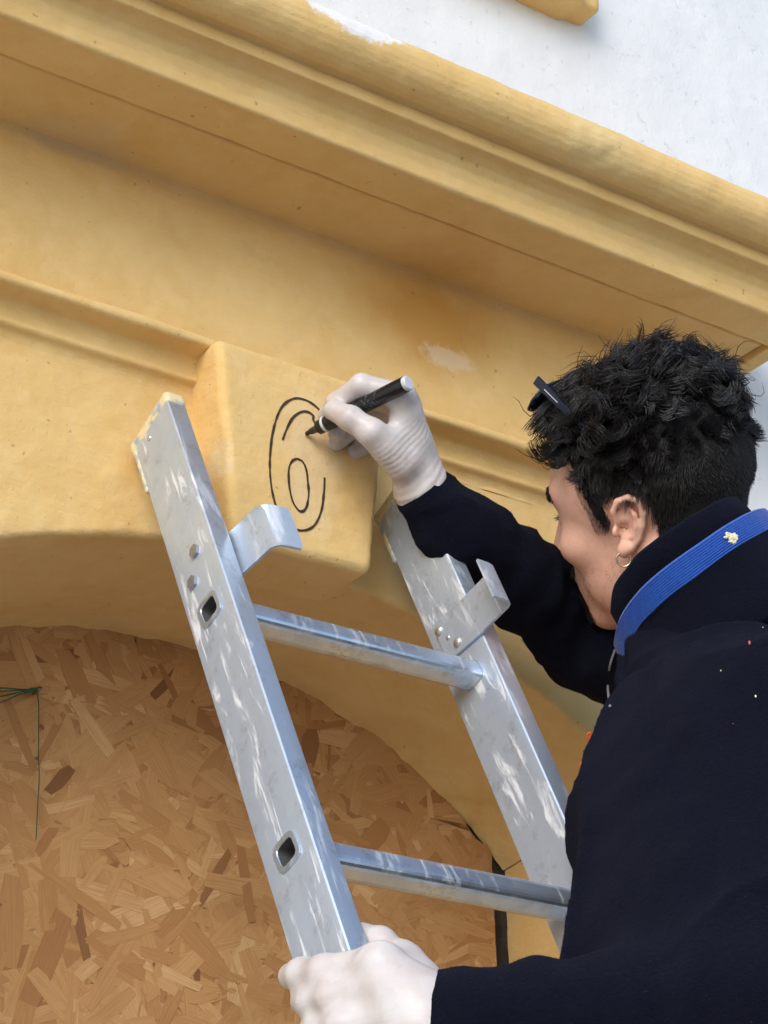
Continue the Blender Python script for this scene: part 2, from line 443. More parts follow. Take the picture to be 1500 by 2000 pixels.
# keystone: tapered block with soft worn edges
KY = 1.645
def key_sdf(P):
    z = P[:, 2]; t = (z-.94)/.205
    xl = 1.008-.020*t; xr = 1.171+.026*t
    q = np.stack([np.maximum(xl-P[:, 0], P[:, 0]-xr), np.maximum(KY-P[:, 1], P[:, 1]-1.735), np.maximum(.9315+(P[:, 1]-KY)*-.045-z+.02*(P[:,0]-1.09), z-1.146-.0*(P[:, 1]-KY))], 1)+.010
    d = np.linalg.norm(np.maximum(q, 0), axis=1)+np.minimum(q.max(1), 0)-.010
    c = atY(428, 880, KY+.01); chip = np.linalg.norm((P-c)/np.array([.010, .012, .02], np.float32), axis=1)
    return d+.0014*fnoise(P, 16, 3, 61)+.0006*fnoise(P*np.array([1, 1, 1.7]), 60, 2, 62)+.004*np.exp(-chip**2)
V, F = snet(key_sdf, (.96, 1.62, .90), (1.23, 1.80, 1.17), .0026)
key = part('keystone', pydata('keystone', V, F), YEL)
# the number drawn in marker on the keystone
def mat_ink():
    m = NT('marker_ink'); v = m.obj()
    m.set(Base_Color=m.mix(m.noise(v, 300, 3), (.010, .006, .004), (.085, .045, .018)), Roughness=.6); return m.m
INK = mat_ink()
outer = [(634, 818), (622, 800), (607, 787), (592, 780), (577, 778), (562, 784), (550, 796), (540, 818), (533, 845), (528, 880), (526, 915), (528, 945), (534, 975), (543, 1000), (556, 1020), (570, 1031), (586, 1036), (602, 1034), (614, 1026), (623, 1010), (629, 988), (632, 960), (633, 933)]
inner = [(552, 859), (560, 838), (570, 819), (580, 809), (592, 804), (603, 806), (611, 813), (611, 820), (616, 829)]
loop = [(579, 896), (570, 901), (564, 913), (563, 932), (565, 957), (571, 980), (579, 993), (587, 999), (595, 996), (600, 984), (602, 962), (600, 938), (597, 917), (590, 902)]
def ink_line(pts, close=False):
    W = [atY(x, y, KY) for x, y in pts]
    if close: W = W+W[:1]
    P = smooth_path(W, 10)
    s = np.zeros((len(P), 2, 3)); T = np.gradient(P, axis=0); T /= np.linalg.norm(T, axis=1, keepdims=True)
    for i, p in enumerate(P):
        nrm = np.cross(T[i], (0, 1, 0)); wv = .00125*(1+.35*vnoise(np.array([p]), 160, 5)[0])
        s[i, 0] = p+nrm*wv; s[i, 1] = p-nrm*wv
    Q = s.reshape(-1, 3).astype(np.float32)
    for _ in range(6):                       # lie on the plaster
        d = key_sdf(Q); Q[:, 1] -= (.0006-d)
    return Q.reshape(s.shape)
for i, (pts, c) in enumerate(((outer, False), (inner, False), (loop, True))):
    G = ink_line(pts, c)
    o = link('drawn_line', grid_mesh('drawn_line', G), INK, key, True)
tag(key, 'keystone with the outline of a number six drawn in black marker')
# corner of a painted window surround higher up the wall
def sill_sdf(P):
    d = rbox(P, (1.335, 1.70, 1.905), (.20, .035, .085), .008)
    d = smin(d, rbox(P, (1.335, 1.70, 1.86), (.232, .022, .035), .006), .004)
    return d+.0016*fnoise(P, 22, 3, 71)
V, F = snet(sill_sdf, (1.07, 1.64, 1.79), (1.60, 1.76, 2.02), .005)
part('window_surround', pydata('window_surround', V, F), YEL)

# ------------------------------------------------------------------ chipboard closing the doorway
def mat_flake():
    m = NT('pressed_wood_flakes'); uv = m.tc.outputs['UV']; v = m.obj()
    at_ = m.n('ShaderNodeAttribute', attribute_name='tint'); t = at_.outputs['Fac']
    base = m.ramp(t, [(0, (.20, .085, .03)), (.16, (.38, .175, .06)), (.45, (.48, .25, .092)), (.8, (.555, .31, .125)), (1, (.64, .39, .18))])
    gr = m.noise(m.mapping(uv, (4, 190, 1)), 1.0, 4, .6, .3)
    base = m.mix(m.math('MULTIPLY', m.ramp(gr, [(.4, 0.0), (.7, 1.0)]), .45), base, (.29, .13, .045))
    base = m.mix(m.math('MULTIPLY', m.ramp(m.noise(v, 9, 5, .7), [(.5, 0.0), (.75, 1.0)]), .3), base, (.25, .125, .05))
    spots = m.ramp(m.noise(v, 70, 3, .6), [(.71, 0.0), (.75, 1.0)])
    base = m.mix(m.math('MULTIPLY', spots, .7), base, (.07, .035, .018))
    m.set(Base_Color=base, Roughness=.72, Specular_IOR_Level=.3, Normal=m.bump(m.math('ADD', gr, m.math('MULTIPLY', m.noise(v, 60, 4), .8)), .4, .0015)); return m.m
FLK = mat_flake()
def mat_plain(name, col, rough=.6, metal=0.0, ns=40, amt=.25, bs=.2, bd=.001):
    m = NT(name); v = m.obj(); nz = m.noise(v, ns, 5, .6)
    c2 = tuple(max(0, x*(1-amt)) for x in col); c1 = tuple(min(1, x*(1+amt)) for x in col)
    m.set(Base_Color=m.mix(nz, c2, c1), Roughness=rough, Metallic=metal, Normal=m.bump(nz, bs, bd)); return m.m
board = empty('chipboard_sheet', (1.0, YB+.006, GZ)); tag(board, 'orange brown chipboard sheet of pressed wood flakes closing the arched doorway', 'board')
BI = Matrix.Translation((-1.0, -(YB+.006), -GZ))
def board_r(x, z):
    """radius the board may reach from the arch centre: tucked behind the plaster at the crown, short of it on the right"""
    th = math.atan2(x-BX, z-BZ)
    g = min(1, max(0, (math.degrees(th)-18)/26))
    return BR+.03-.044*g+.004*math.sin(th*37)*g+.003*math.sin(th*91+1)*g
def in_board(x, z):
    return .641 <= x <= 1.5105 and (z < BZ+.3 or math.hypot(x-BX, z-BZ) < board_r(x, z))
out = [(.64, GZ), (1.511, GZ)]
for th in np.linspace(math.radians(46), math.radians(-46), 90):
    for _ in range(3):
        rr_ = board_r(BX+BR*math.sin(th), BZ+BR*math.cos(th))
    x, z = BX+rr_*math.sin(th), BZ+rr_*math.cos(th)
    if .64 <= x <= 1.511: out.append((x, z))
out = [out[0], out[1], (1.511, out[2][1])]+out[2:]+[(.64, out[-1][1])]
bm = bmesh.new(); fr_ = [bm.verts.new((x, YB+.0085, z)) for x, z in out]; bk_ = [bm.verts.new((x, YB+.0200, z)) for x, z in out]
bm.faces.new(fr_); bm.faces.new(bk_[::-1])
for i in range(len(out)): bm.faces.new((fr_[i], bk_[i], bk_[(i+1) % len(out)], fr_[(i+1) % len(out)]))
link('board_core', bm_done(bm, 'board_core'), mat_plain('board_core', (.30, .16, .065), .8), board, False, BI)
nF = 9400; V = []; F = []; UV = []; TI = []
r = random.Random(3)
for i in range(nF):
    cx = r.uniform(.63, 1.511); cz = r.uniform(.12, .99) if i < 6800 else r.uniform(GZ, .12)
    L = r.choice((r.uniform(.02, .05), r.uniform(.04, .10), r.uniform(.05, .12))); W = r.uniform(.006, .027) if L > .04 else r.uniform(.003, .012)
    if not in_board(cx, cz): continue
    a = r.gauss(.15, .75)+(math.pi/2 if r.random() < .28 else 0); ca, sa = math.cos(a), math.sin(a)
    y = YB+.007-.0013*(i % 2200)/2200-.0003*r.random(); tl = r.uniform(-.006, .006); tw = r.uniform(-.02, .02)
    tt = min(1, max(0, r.gauss(.56, .20))) if r.random() > .04 else r.uniform(.0, .2)
    e1, e2 = r.uniform(-.3, .3)*W, r.uniform(-.3, .3)*W; k1, k2 = r.uniform(.5, 1), r.uniform(.4, 1)
    top = [(-L/2, -W/2*k1), (-L*.17, -W*.5+r.uniform(-.1, .1)*W), (L*.2, -W*.5+r.uniform(-.1, .1)*W), (L/2+e1, -W/2*k2), (L/2+e2, W/2*k1), (L*.15, W*.5+r.uniform(-.12, .12)*W), (-L*.2, W*.5+r.uniform(-.1, .1)*W), (-L/2+e1, W/2*k2)]
    b = len(V); u0 = r.uniform(0, 9)
    for dy in (0, .0004):
        for p, q in top:
            px, pz = cx+ca*p-sa*q, cz+sa*p+ca*q
            px = min(max(px, .641), 1.5105)
            if pz > BZ+.3:
                rq = math.hypot(px-BX, pz-BZ); rm = board_r(px, pz)
                if rq > rm: px, pz = BX+(px-BX)*rm/rq, BZ+(pz-BZ)*rm/rq
            V.append((px, y+dy+tl*p+tw*q*.4, pz)); UV.append((u0+p*4, u0+q*4)); TI.append(tt)
    F.append(tuple(b+k for k in range(8)))
    for k in range(8): F.append((b+(k+1) % 8, b+k, b+8+k, b+8+(k+1) % 8))
me = pydata('flakes', V, F)
uvl = me.uv_layers.new(name='UVMap'); li = np.zeros(len(me.loops), np.int32); me.loops.foreach_get('vertex_index', li)
uvl.data.foreach_set('uv', np.asarray(UV, np.float32)[li].ravel())
ta = me.attributes.new('tint', 'FLOAT', 'POINT'); ta.data.foreach_set('value', np.asarray(TI, np.float32))
fl = link('flakes', me, FLK, board, False, BI); tag(fl, kind='stuff')
# masonry beside and behind the board, coloured dark for the shade in the gap
def gap_sdf(P):
    d = smin(rbox(P, (1.535, 1.955, -.25), (.035, .03, 1.25), .005), np.maximum(np.maximum(np.abs(np.hypot(P[:, 0]-BX, P[:, 2]-BZ)-BR-.01)-.035, np.abs(P[:, 1]-1.955)-.03), (BZ+.28)-P[:, 2]), .01)
    return d+.011*fnoise(P, 32, 3, 81)
V, F = snet(gap_sdf, (1.28, 1.90, -1.5), (1.60, 1.995, 1.02), .006)
part('gap_shade_masonry', pydata('gap_shade_masonry', V, F), mat_plain('gap_shade_masonry', (.11, .088, .066), .95, 0, 45, .8, .8, .006))
bm = bmesh.new(); bm_box(bm, (1.085, 2.02, (GZ+1.0)/2), (1.0, .1, 1.02-GZ)); part('gap_shade_masonry', bm_done(bm, 'gap_shade_masonry'), bpy.data.materials['gap_shade_masonry'], smooth=False)
# green twine knotted round a nail on the board
TW = mat_plain('green_twine', (.03, .085, .04), .9, 0, 200, .4)
tw = empty('green_twine', tuple(atY(72, 1350, YB-.004))); tag(tw, 'green twine knotted round a nail in the chipboard, one end hanging down', 'twine')
TI_ = Matrix.Translation(-tw.location)
def tpath(pts, y, wob=.0008): return smooth_path([atY(a, b, y)+np.array([0, wob*random.uniform(-1, 1), 0]) for a, b in pts], 6)
def twine(name, path, rad):
    V, F = tube(path, rad, 6); return link(name, pydata(name, V, F), TW, tw, True, TI_)
for pts in ([(-60, 1345), (0, 1344), (40, 1346), (76, 1347)], [(-60, 1352), (0, 1350), (35, 1349), (74, 1349)], [(-60, 1364), (0, 1360), (40, 1352), (76, 1348)], [(-60, 1388), (0, 1372), (40, 1356), (72, 1350)]):
    twine('strand', tpath(pts, YB-.003), .0007)
twine('knot', tpath([(50, 1352), (60, 1347), (72, 1346), (82, 1343)], YB-.004), [.0012]+[.0022]*16+[.0008]*2)
twine('loose_end', tpath([(73, 1350), (75, 1380), (76, 1430), (75, 1480), (76, 1520), (73, 1575), (70, 1640)], YB-.002), .0005)
bm = bmesh.new(); bmesh.ops.create_cone(bm, cap_ends=True, segments=10, radius1=.0018, radius2=.0018, depth=.014)
n_ = link('nail', bm_done(bm, 'nail'), mat_plain('nail_steel', (.25, .24, .22), .5, 1), tw); n_.matrix_local = Matrix.Rotation(math.pi/2, 4, 'X')

# ------------------------------------------------------------------ ladder
LEAN_ = math.radians(25.83)
def mat_alu(name, smear=1.0, metal=.5, rough=.36):
    m = NT(name); v = m.obj()
    base = m.mix(m.noise(m.mapping(v, (60, 60, 3)), 1.0, 5, .6), tuple(x*(1 if metal < .8 else 1.18) for x in (.47, .545, .645)), tuple(x*(1 if metal < .8 else 1.18) for x in (.57, .65, .755)))
    dull = m.ramp(m.noise(v, 16, 5, .6), [(.38, 0.0), (.62, 1.0)])
    sm = m.noise(m.mapping(v, (70, 70, 13), (LEAN_*.8, 0, 0)), 1.0, 5, .65, .6)
    paint = m.math('MULTIPLY', m.ramp(sm, [(.56, 0.0), (.645, 1.0)]), .9*smear)
    drp = m.noise(m.mapping(v, (150, 150, 5.5), (LEAN_, 0, 0)), 1.0, 3, .5)
    paint = m.math('MAXIMUM', paint, m.math('MULTIPLY', m.ramp(drp, [(.70, 0.0), (.725, 1.0)]), smear))
    drt = m.math('MULTIPLY', m.ramp(m.noise(v, 40, 6, .78), [(.54, 0.0), (.74, 1.0)]), .6)
    c = m.mix(m.math('MULTIPLY', dull, .35), base, (.40, .46, .545))
    c = m.mix(drt, c, (.24, .225, .22)); c = m.mix(paint, c, (.75, .76, .765))
    met = m.math('MULTIPLY', m.math('SUBTRACT', 1.0, paint), metal)
    rg = m.math('ADD', m.math('MULTIPLY', dull, .14), rough); rg = m.math('MAXIMUM', rg, m.math('MULTIPLY', paint, .6))
    h = m.math('ADD', m.math('MULTIPLY', paint, .7), m.math('MULTIPLY', m.noise(m.mapping(v, (300, 300, 12)), 1, 3), .25))
    m.set(Base_Color=c, Metallic=met, Roughness=rg, Normal=m.bump(h, .25, .0006)); return m.m
ALU = mat_alu('worn_aluminium'); ALU2 = mat_alu('polished_aluminium_rung', .45, .82, .27); ALU3 = mat_alu('polished_aluminium_flange', .45, .7, .30)
ZINC = mat_plain('zinc_plated_steel', (.62, .62, .58), .34, .85, 60, .25, .3, .0006)
BOLT = mat_plain('grey_bolt', (.33, .34, .36), .45, .8, 80, .2)
CAP = NT('cream_plastic'); _v = CAP.obj()
CAP.set(Base_Color=CAP.mix(CAP.ramp(CAP.noise(_v, 70, 4), [(.5, 0.0), (.62, 1.0)]), (.72, .60, .36), (.30, .40, .45)), Roughness=.55); CAP = CAP.m
LEAN = math.radians(25.83); XL = .91995; RW = .021; XR = XL+.285
LA = np.array([XL, 1.53795, .79406])                       # centre of the upper rung on the outer face
LD = np.array([0, math.sin(LEAN), math.cos(LEAN)]); LN = np.array([0, -math.cos(LEAN), math.sin(LEAN)])
# local frame: x along the rungs, y = across (towards the climber is -y), z up the rail
LM = Matrix(((1, 0, 0, LA[0]), (0, -LN[1], LD[1], LA[1]), (0, -LN[2], LD[2], LA[2]), (0, 0, 0, 1)))
ZB = -(LA[2]-GZ)/math.cos(LEAN)+.012                       # foot of the rails, along the rail
foot = LA+LD*ZB
ladder = empty('ladder'); ladder.matrix_world = LM@Matrix.Translation((0, 0, ZB))
tag(ladder, 'paint spattered aluminium ladder leaning against the doorway arch', 'ladder')
LI = Matrix.Translation((0, 0, -ZB))
NR = int((-ZB-.1)/.28)
def rung_profile(s, off=0.0):
    c = [(.0145, -.0135), (.0125, .0115), (-.0145, .0135), (-.0125, -.0115)]; out = []
    for k in range(4):
        p = np.array(c[k])*s; a = np.array(c[k-1])*s; b = np.array(c[(k+1) % 4])*s
        for t in np.linspace(0, 1, 5):
            q0 = p+(a-p)*.30; q1 = p+(b-p)*.30
            out.append((1-t)**2*q0+2*t*(1-t)*p+t*t*q1)
    return np.array([(-q[0], q[1]) for q in out])          # across -> local -y
def rail_mesh(x0, name, holes):
    bm = bmesh.new(); bm_box(bm, (x0+RW/2, .0005, (ZB+.262)/2), (RW, .0655, .262-ZB), .0032, 3)
    me = bm_done(bm, name); o = bpy.data.objects.new('tmp', me); COL.objects.link(o)
    bc = bmesh.new(); pf = rung_profile(1.02)
    for i in range(NR+1):
        z = -.28*i
        if not holes: break
        a = [bc.verts.new((x0-.01, p[0], p[1]+z)) for p in pf]; b = [bc.verts.new((x0+RW+.01, p[0], p[1]+z)) for p in pf]
        n = len(a); bc.faces.new(a); bc.faces.new(b[::-1])
        for k in range(n): bc.faces.new((a[k], b[k], b[(k+1) % n], a[(k+1) % n]))
    mc = bm_done(bc, 'cut'); oc = bpy.data.objects.new('cut', mc); COL.objects.link(oc)
    if holes:
        md = o.modifiers.new('b', 'BOOLEAN'); md.operation = 'DIFFERENCE'; md.object = oc; md.solver = 'EXACT'
    dg = bpy.context.evaluated_depsgraph_get(); r_ = bpy.data.meshes.new_from_object(o.evaluated_get(dg))
    bpy.data.objects.remove(o); bpy.data.objects.remove(oc)
    return r_
def auto_smooth(o, ang=40):
    me = o.data; me.shade_smooth()
    bm = bmesh.new(); bm.from_mesh(me)
    for e in bm.edges:
        if len(e.link_faces) == 2: e.smooth = e.calc_face_angle(0) < math.radians(ang)
    bm.to_mesh(me); bm.free()
def hex_bolt(r_, h_, name='bolt'):
    bm = bmesh.new(); bmesh.ops.create_cone(bm, cap_ends=True, segments=6, radius1=r_, radius2=r_*.96, depth=h_)
    return bm_done(bm, name)
BOLTM = hex_bolt(.0070, .0030); BOLTM.materials.append(BOLT)
SCRM = bmesh.new(); bmesh.ops.create_uvsphere(SCRM, u_segments=14, v_segments=8, radius=.0055); bmesh.ops.scale(SCRM, vec=(1, 1, .5), verts=SCRM.verts[:]); SCRM = bm_done(SCRM, 'screw'); SCRM.materials.append(ZINC)
for side, x0 in ((-1, 0.0), (1, XR-XL)):
    rail = link('rail', rail_mesh(x0, 'rail', True), ALU, ladder, False, LI); auto_smooth(rail, 35); rail.data.materials.append(ALU3)
    for f in rail.data.polygons:
        if abs(f.normal.y) > .75: f.material_index = 1
    def cap_sdf(P, x0=x0):
        d = rbox(P, (x0+RW/2, .0025, .2655), (RW/2+.0008, .0365, .0085), .005)
        d = smin(d, rbox(P, (x0+RW/2, .0345, .235), (RW/2+.0006, .0035, .036), .003), .004)
        return d
    V, F = snet(cap_sdf, (x0-.008, -.05, .18), (x0+.032, .055, .285), .0014)
    link('end_cap', pydata('end_cap', V, F), CAP, rail)
    bz = ((.0052, .0707), (-.0100, .0453))
    if side < 0:
        for a, z in bz:
            b = link('bolt', BOLTM, None, rail, False); b.matrix_local = Matrix.Translation((x0-.0015, -a, z))@Matrix.Rotation(-math.pi/2, 4, 'Y')
        s_ = link('rivet', SCRM, None, rail); s_.matrix_local = Matrix.Translation((x0, .0084, .249))@Matrix.Rotation(-math.pi/2, 4, 'Y')@Matrix.Scale(.6, 4)
    # bent sheet guide hook screwed to the inner face, reaching out towards the climber
    xi = x0+RW if side < 0 else x0
    inx = 1 if side < 0 else -1
    th = .0026
    zl, zh = (.0215, .076) if side < 0 else (.032, .083)
    def plate(P0, P1, w0, w1):  # two (x,y) points of the bend line, z from w0 to w1
        return P0, P1, w0, w1
    path = [(xi+inx*(th/2+.0004), .018), (xi+inx*(th/2+.0004), -.030), (xi+inx*(th/2+.0004), -.074), (xi+inx*(th/2+.0018), -.0785), (xi+inx*(.006), -.081), (xi+inx*.012, -.0825), (xi+inx*.0255, -.0835)]
    drop = [0.004 if side > 0 else 0, -.008, -.016, -.017, -.018, -.018, -.0185]
    if side < 0: drop = [.004, .0, -.014, -.0165, -.017, -.0175, -.018]
    bm = bmesh.new(); rows = []
    Pn = np.array(path); Tn = np.gradient(Pn, axis=0); Tn /= np.linalg.norm(Tn, axis=1, keepdims=True); Nn = np.stack([-Tn[:, 1], Tn[:, 0]], 1)*th/2
    for (x, y), nn, dz in zip(path, Nn, drop):
        row = []
        for sg in (1, -1):
            for zz in (zl+.0, zl+.006, (zl+zh)/2, zh-.006, zh):
                lift = .0028 if zz in (zl+.006, (zl+zh)/2, zh-.006) and side < 0 else 0.0
                row.append(bm.verts.new((x+sg*nn[0]+inx*lift, y+sg*nn[1], zz+dz)))
        rows.append(row)
    for a, b in zip(rows[:-1], rows[1:]):
        for k in range(4): bm.faces.new((a[k], a[k+1], b[k+1], b[k])); bm.faces.new((a[5+k], b[5+k], b[6+k], a[6+k]))
        bm.faces.new((a[0], b[0], b[5], a[5])); bm.faces.new((a[4], a[9], b[9], b[4]))
    for rr, fl_ in ((rows[0], 1), (rows[-1], 0)):
        for k in range(4): bm.faces.new((rr[k], rr[5+k], rr[6+k], rr[k+1]))
    me = bm_done(bm, 'guide_hook'); hk = link('guide_hook', me, None, ladder, False, LI); me.materials.append(bpy.data.materials.get('hook_zinc') or mat_alu('hook_zinc', .55)); auto_smooth(hk, 30)
    for a, z in ((-.0100, .0453+.006), (.0052, .0707)) if side < 0 else ((-.0135, .074), (.0025, .042), (-.006, .057)):
        s_ = link('screw', SCRM, None, hk); s_.matrix_local = Matrix.Translation((xi+inx*(th+.0006), -a, z))@Matrix.Rotation(math.pi/2, 4, 'Y')@Matrix.Scale(1.0 if a != -.006 else .5, 4)
pf_o = rung_profile(1.0); pf_i = rung_profile(.80)
bm = bmesh.new(); xa, xb = -.0016, XR+RW-XL+.0016; n = len(pf_o)
def ring(pf, x): return [bm.verts.new((x, p[0], p[1])) for p in pf]
seq = [ring(pf_i, .06), ring(pf_i, xa+.001), ring(pf_i*1.05, xa), ring(pf_o*1.16, xa), ring(pf_o*1.18, xa+.0014), ring(pf_o, xa+.0022), ring(pf_o, .15), ring(pf_o, xb-.0022), ring(pf_o*1.18, xb-.0014), ring(pf_o*1.16, xb), ring(pf_i*1.05, xb), ring(pf_i, xb-.001), ring(pf_i, .245)]
for a, b in zip(seq[:-1], seq[1:]):
    for k in range(n): bm.faces.new((a[k], a[(k+1) % n], b[(k+1) % n], b[k]))
bm.faces.new(seq[0]); bm.faces.new(seq[-1][::-1])
inn = {id(v) for rg_ in (seq[0], seq[1], seq[-1], seq[-2]) for v in rg_}
for f in bm.faces:
    if all(id(v) in inn for v in f.verts): f.material_index = 1
RUNGM = bm_done(bm, 'rung'); RUNGM.materials.append(ALU2); RUNGM.materials.append(mat_plain('tube_inside_shade', (.09, .09, .095), .8, .3))  # dark inner colour stands in for the shade inside the hollow rungs
for i in range(NR+1):
    o = link('rung', RUNGM, None, ladder, False, LI@Matrix.Translation((0, 0, -.28*i)))
    if i == 0: auto_smooth(o, 35)

# ------------------------------------------------------------------ the man drawing the number
def cam_axes(beta, phi, tau):
    """head axes: looking to the photo's left, turned beta away from the viewer, nodding phi, crown tipped tau away"""
    u = UPV*math.cos(tau)+FW*math.sin(tau); dpt = FW*math.cos(tau)-UPV*math.sin(tau)
    f = -RT*math.cos(beta)+dpt*math.sin(beta)
    f2 = f*math.cos(phi)-u*math.sin(phi); u2 = u*math.cos(phi)+f*math.sin(phi)
    return f2, np.cross(u2, f2), u2            # forward, left, up
HF, HL, HU = cam_axes(math.radians(35), math.radians(18), math.radians(-15))
HC = at(1213, 1034, 2.15)-HL*.068              # between the ear openings
HR = np.stack([HF, HL, HU], 1)                 # columns: local axes in world
def ear_sdf(P):
    """left ear in head coordinates"""
    R = Matrix.Rotation(math.radians(-14), 3, 'Y')@Matrix.Rotation(math.radians(31), 3, 'Z')
    R = np.array(R)
    c = np.array([-.012, .076, .004], np.float32)
    Q = (P-c)@R*1.1                                 # x fwd, y out, z up on the ear plate
    x, y, z = Q[:, 0], Q[:, 1], Q[:, 2]
    def bar(pts, rad, k=.002):
        return chain(Q, np.array(pts, np.float32), rad, k)
    helix = bar([(.010, .002, .004), (.0135, .004, .016), (.009, .006, .027), (-.002, .0075, .0315), (-.0125, .008, .027), (-.017, .008, .014), (-.0165, .007, .0), (-.012, .005, -.014), (-.004, .003, -.024), (.004, .001, -.027)],
                [.0030, .0033, .0036, .0038, .0036, .0034, .0032, .0034, .0045, .0050])
    lobe = ell(Q, (.003, .001, -.026), (.0075, .0042, .0095))
    bowl = ell(Q, (-.003, -.001, .003), (.0145, .0040, .026))
    anti = bar([(-.001, .005, .021), (-.0085, .0065, .012), (-.0095, .0065, .0), (-.005, .005, -.012)], [.0024, .0028, .003, .003])
    trag = ell(Q, (.0115, .0035, -.006), (.0042, .0042, .0065))
    d = smin(helix, bowl, .004); d = smin(d, lobe, .005); d = smin(d, anti, .003); d = smin(d, trag, .003)
    pit = ell(Q, (.002, .006, -.004), (.0075, .0085, .0085)); d = smax(d, -pit, .003)
    pit2 = ell(Q, (.001, .0075, .014), (.0055, .006, .0075)); d = smax(d, -pit2, .002)
    return d/1.1
def head_sdf(P, ears=True):
    s = np.abs(P[:, 1]); M = np.stack([P[:, 0], s, P[:, 2]], 1)
    d = ell(P, (-.014, 0, .050), (.100, .0765, .083))                     # cranium
    d = smin(d, ell(P, (.030, 0, .028), (.066, .064, .070)), .03)         # forehead
    d = smin(d, ell(P, (.036, 0, -.035), (.058, .052, .070)), .028)       # face
    d = smin(d, ell(M, (.020, .040, -.052), (.042, .021, .034), None), .022)   # jaw sides
    d = smin(d, ell(P, (.076, 0, -.088), (.020, .024, .018)), .022)       # chin
    d = smin(d, ell(P, (.074, 0, -.052), (.022, .028, .026)), .02)        # mouth
    d = smin(d, cone(M, (.088, .0, .040), (.070, .046, .043), .0085, .0085), .014)  # brow
    d = smin(d, ell(M, (.060, .046, -.012), (.024, .018, .017)), .018)    # cheekbone
    d = smax(d, -ell(M, (.091, .031, .018), (.013, .0155, .0105)), .012)  # eye sockets
    d = smin(d, ell(M, (.0735, .031, .018), (.0135, .0145, .0125)), .004) # eyelids
    d = smin(d, cone(P, (.091, 0, .030), (.113, 0, -.016), .0075, .0105), .010)     # nose
    d = smin(d, ell(M, (.103, .0105, -.020), (.0105, .0065, .0075)), .006)
    d = smin(d, ell(P, (.094, 0, -.047), (.0085, .020, .0055)), .006)     # lips
    d = smin(d, ell(P, (.092, 0, -.058), (.0085, .017, .0055)), .005)
    d = smin(d, cone(P, (-.026, 0, -.03), (-.048, 0, -.20), .060, .062), .03)       # neck
    d = smin(d, cone(M, (-.020, .055, -.035), (.020, .02, -.17), .016, .013), .02)  # neck muscle
    if ears:
        d = smin(d, ear_sdf(M), .004)
    return d
def in_head(P): return (np.asarray(P, float)-HC)@HR
def out_head(Q): return np.asarray(Q, float)@HR.T+HC
V, F = snet(head_sdf, (-.13, -.11, -.205), (.14, .11, .15), .0019, relax=1)
HEADV, HEADF = V, F
def mat_skin():
    m = NT('skin'); v = m.obj()
    c = m.mix(m.noise(v, 22, 5, .6), (.80, .43, .305), (.86, .53, .40))
    c = m.mix(m.math('MULTIPLY', m.ramp(m.noise(v, 9, 3), [(.45, 0.0), (.7, 1.0)]), .5), c, (.80, .41, .31))
    c = m.mix(m.math('MULTIPLY', m.ramp(m.noise(v, 130, 4, .65), [(.5, 0.0), (.72, 1.0)]), .35), c, (.62, .27, .18))
    ear = m.blob(v, tuple(EARP), (.022, .022, .036), .8)
    c = m.mix(m.math('MULTIPLY', ear, .55), c, (.82, .37, .27))
    stub = m.math('MULTIPLY', m.blob(v, tuple(out_head((.055, .02, -.085))-PB), (.06, .07, .045), 1.0), m.ramp(m.noise(v, 900, 2), [(.42, .2), (.62, .8)]))
    c = m.mix(stub, c, (.16, .085, .055))
    m.set(Base_Color=c, Roughness=.52, Subsurface_Weight=.12, Subsurface_Radius=(.008, .003, .0015), Subsurface_Scale=.6, Specular_IOR_Level=.35,
          Normal=m.bump(m.noise(v, 330, 5, .75), .45, .0012)); return m.m
PB = np.array([1.30, 1.15, GZ+.62]); EARP = out_head((-.012, .079, .004))-PB
person = empty('person', tuple(PB)); tag(person, 'man in a dark navy fleece and white gloves drawing on the keystone from the ladder', 'person')
PI_ = Matrix.Translation(-Vector(PB))
def pp(name, V, F, mat, parent=None): return link(name, pydata(name, V, F), mat, person if parent is None else parent, True, PI_ if parent is None else None)
SKIN = mat_skin()
body = pp('body', out_head(V), F, SKIN)

# ---- hair: strands rooted on the scalp
def hair_len(Q):
    """strand length in metres at head-local scalp point, 0 where there is no hair"""
    x, y, z = Q[:, 0], np.abs(Q[:, 1]), Q[:, 2]
    front = np.interp(z, [-.01, .005, .02, .04, .06, .078, .10], [.010, .018, .024, .028, .031, .037, .055])
    L = np.where((x < front) & (z > .004), 1.0, 0.0)
    L[(y < .03) & (z > .100)] = 1.0
    L[(y < .05) & (z > .106)] = 1.0
    nearear = (x > -.036) & (x < .008+.25*np.maximum(z-.02, 0)) & (y > .05) & (z < .033)
    L[nearear] = 0
    low = np.interp(x, [-.2, -.075, -.055, -.036, -.02, .02], [-.085, -.08, -.06, -.015, .03, .0])
    L[(z < low)] = 0
    back = (x <= -.036) & (z >= low); L[back] = 1
    top = np.clip((z-.055)/.055, 0, 1); fr_ = np.clip((x-.02)/.05, 0, 1)
    ln = .006+.030*top**1.2+.008*fr_*top+.010*np.clip((z-.0)/.05, 0, 1)
    ln = ln*(1-.45*np.clip((-x-.045)/.04, 0, 1)*np.clip((.12-z)/.05, 0, 1))
    return L*ln
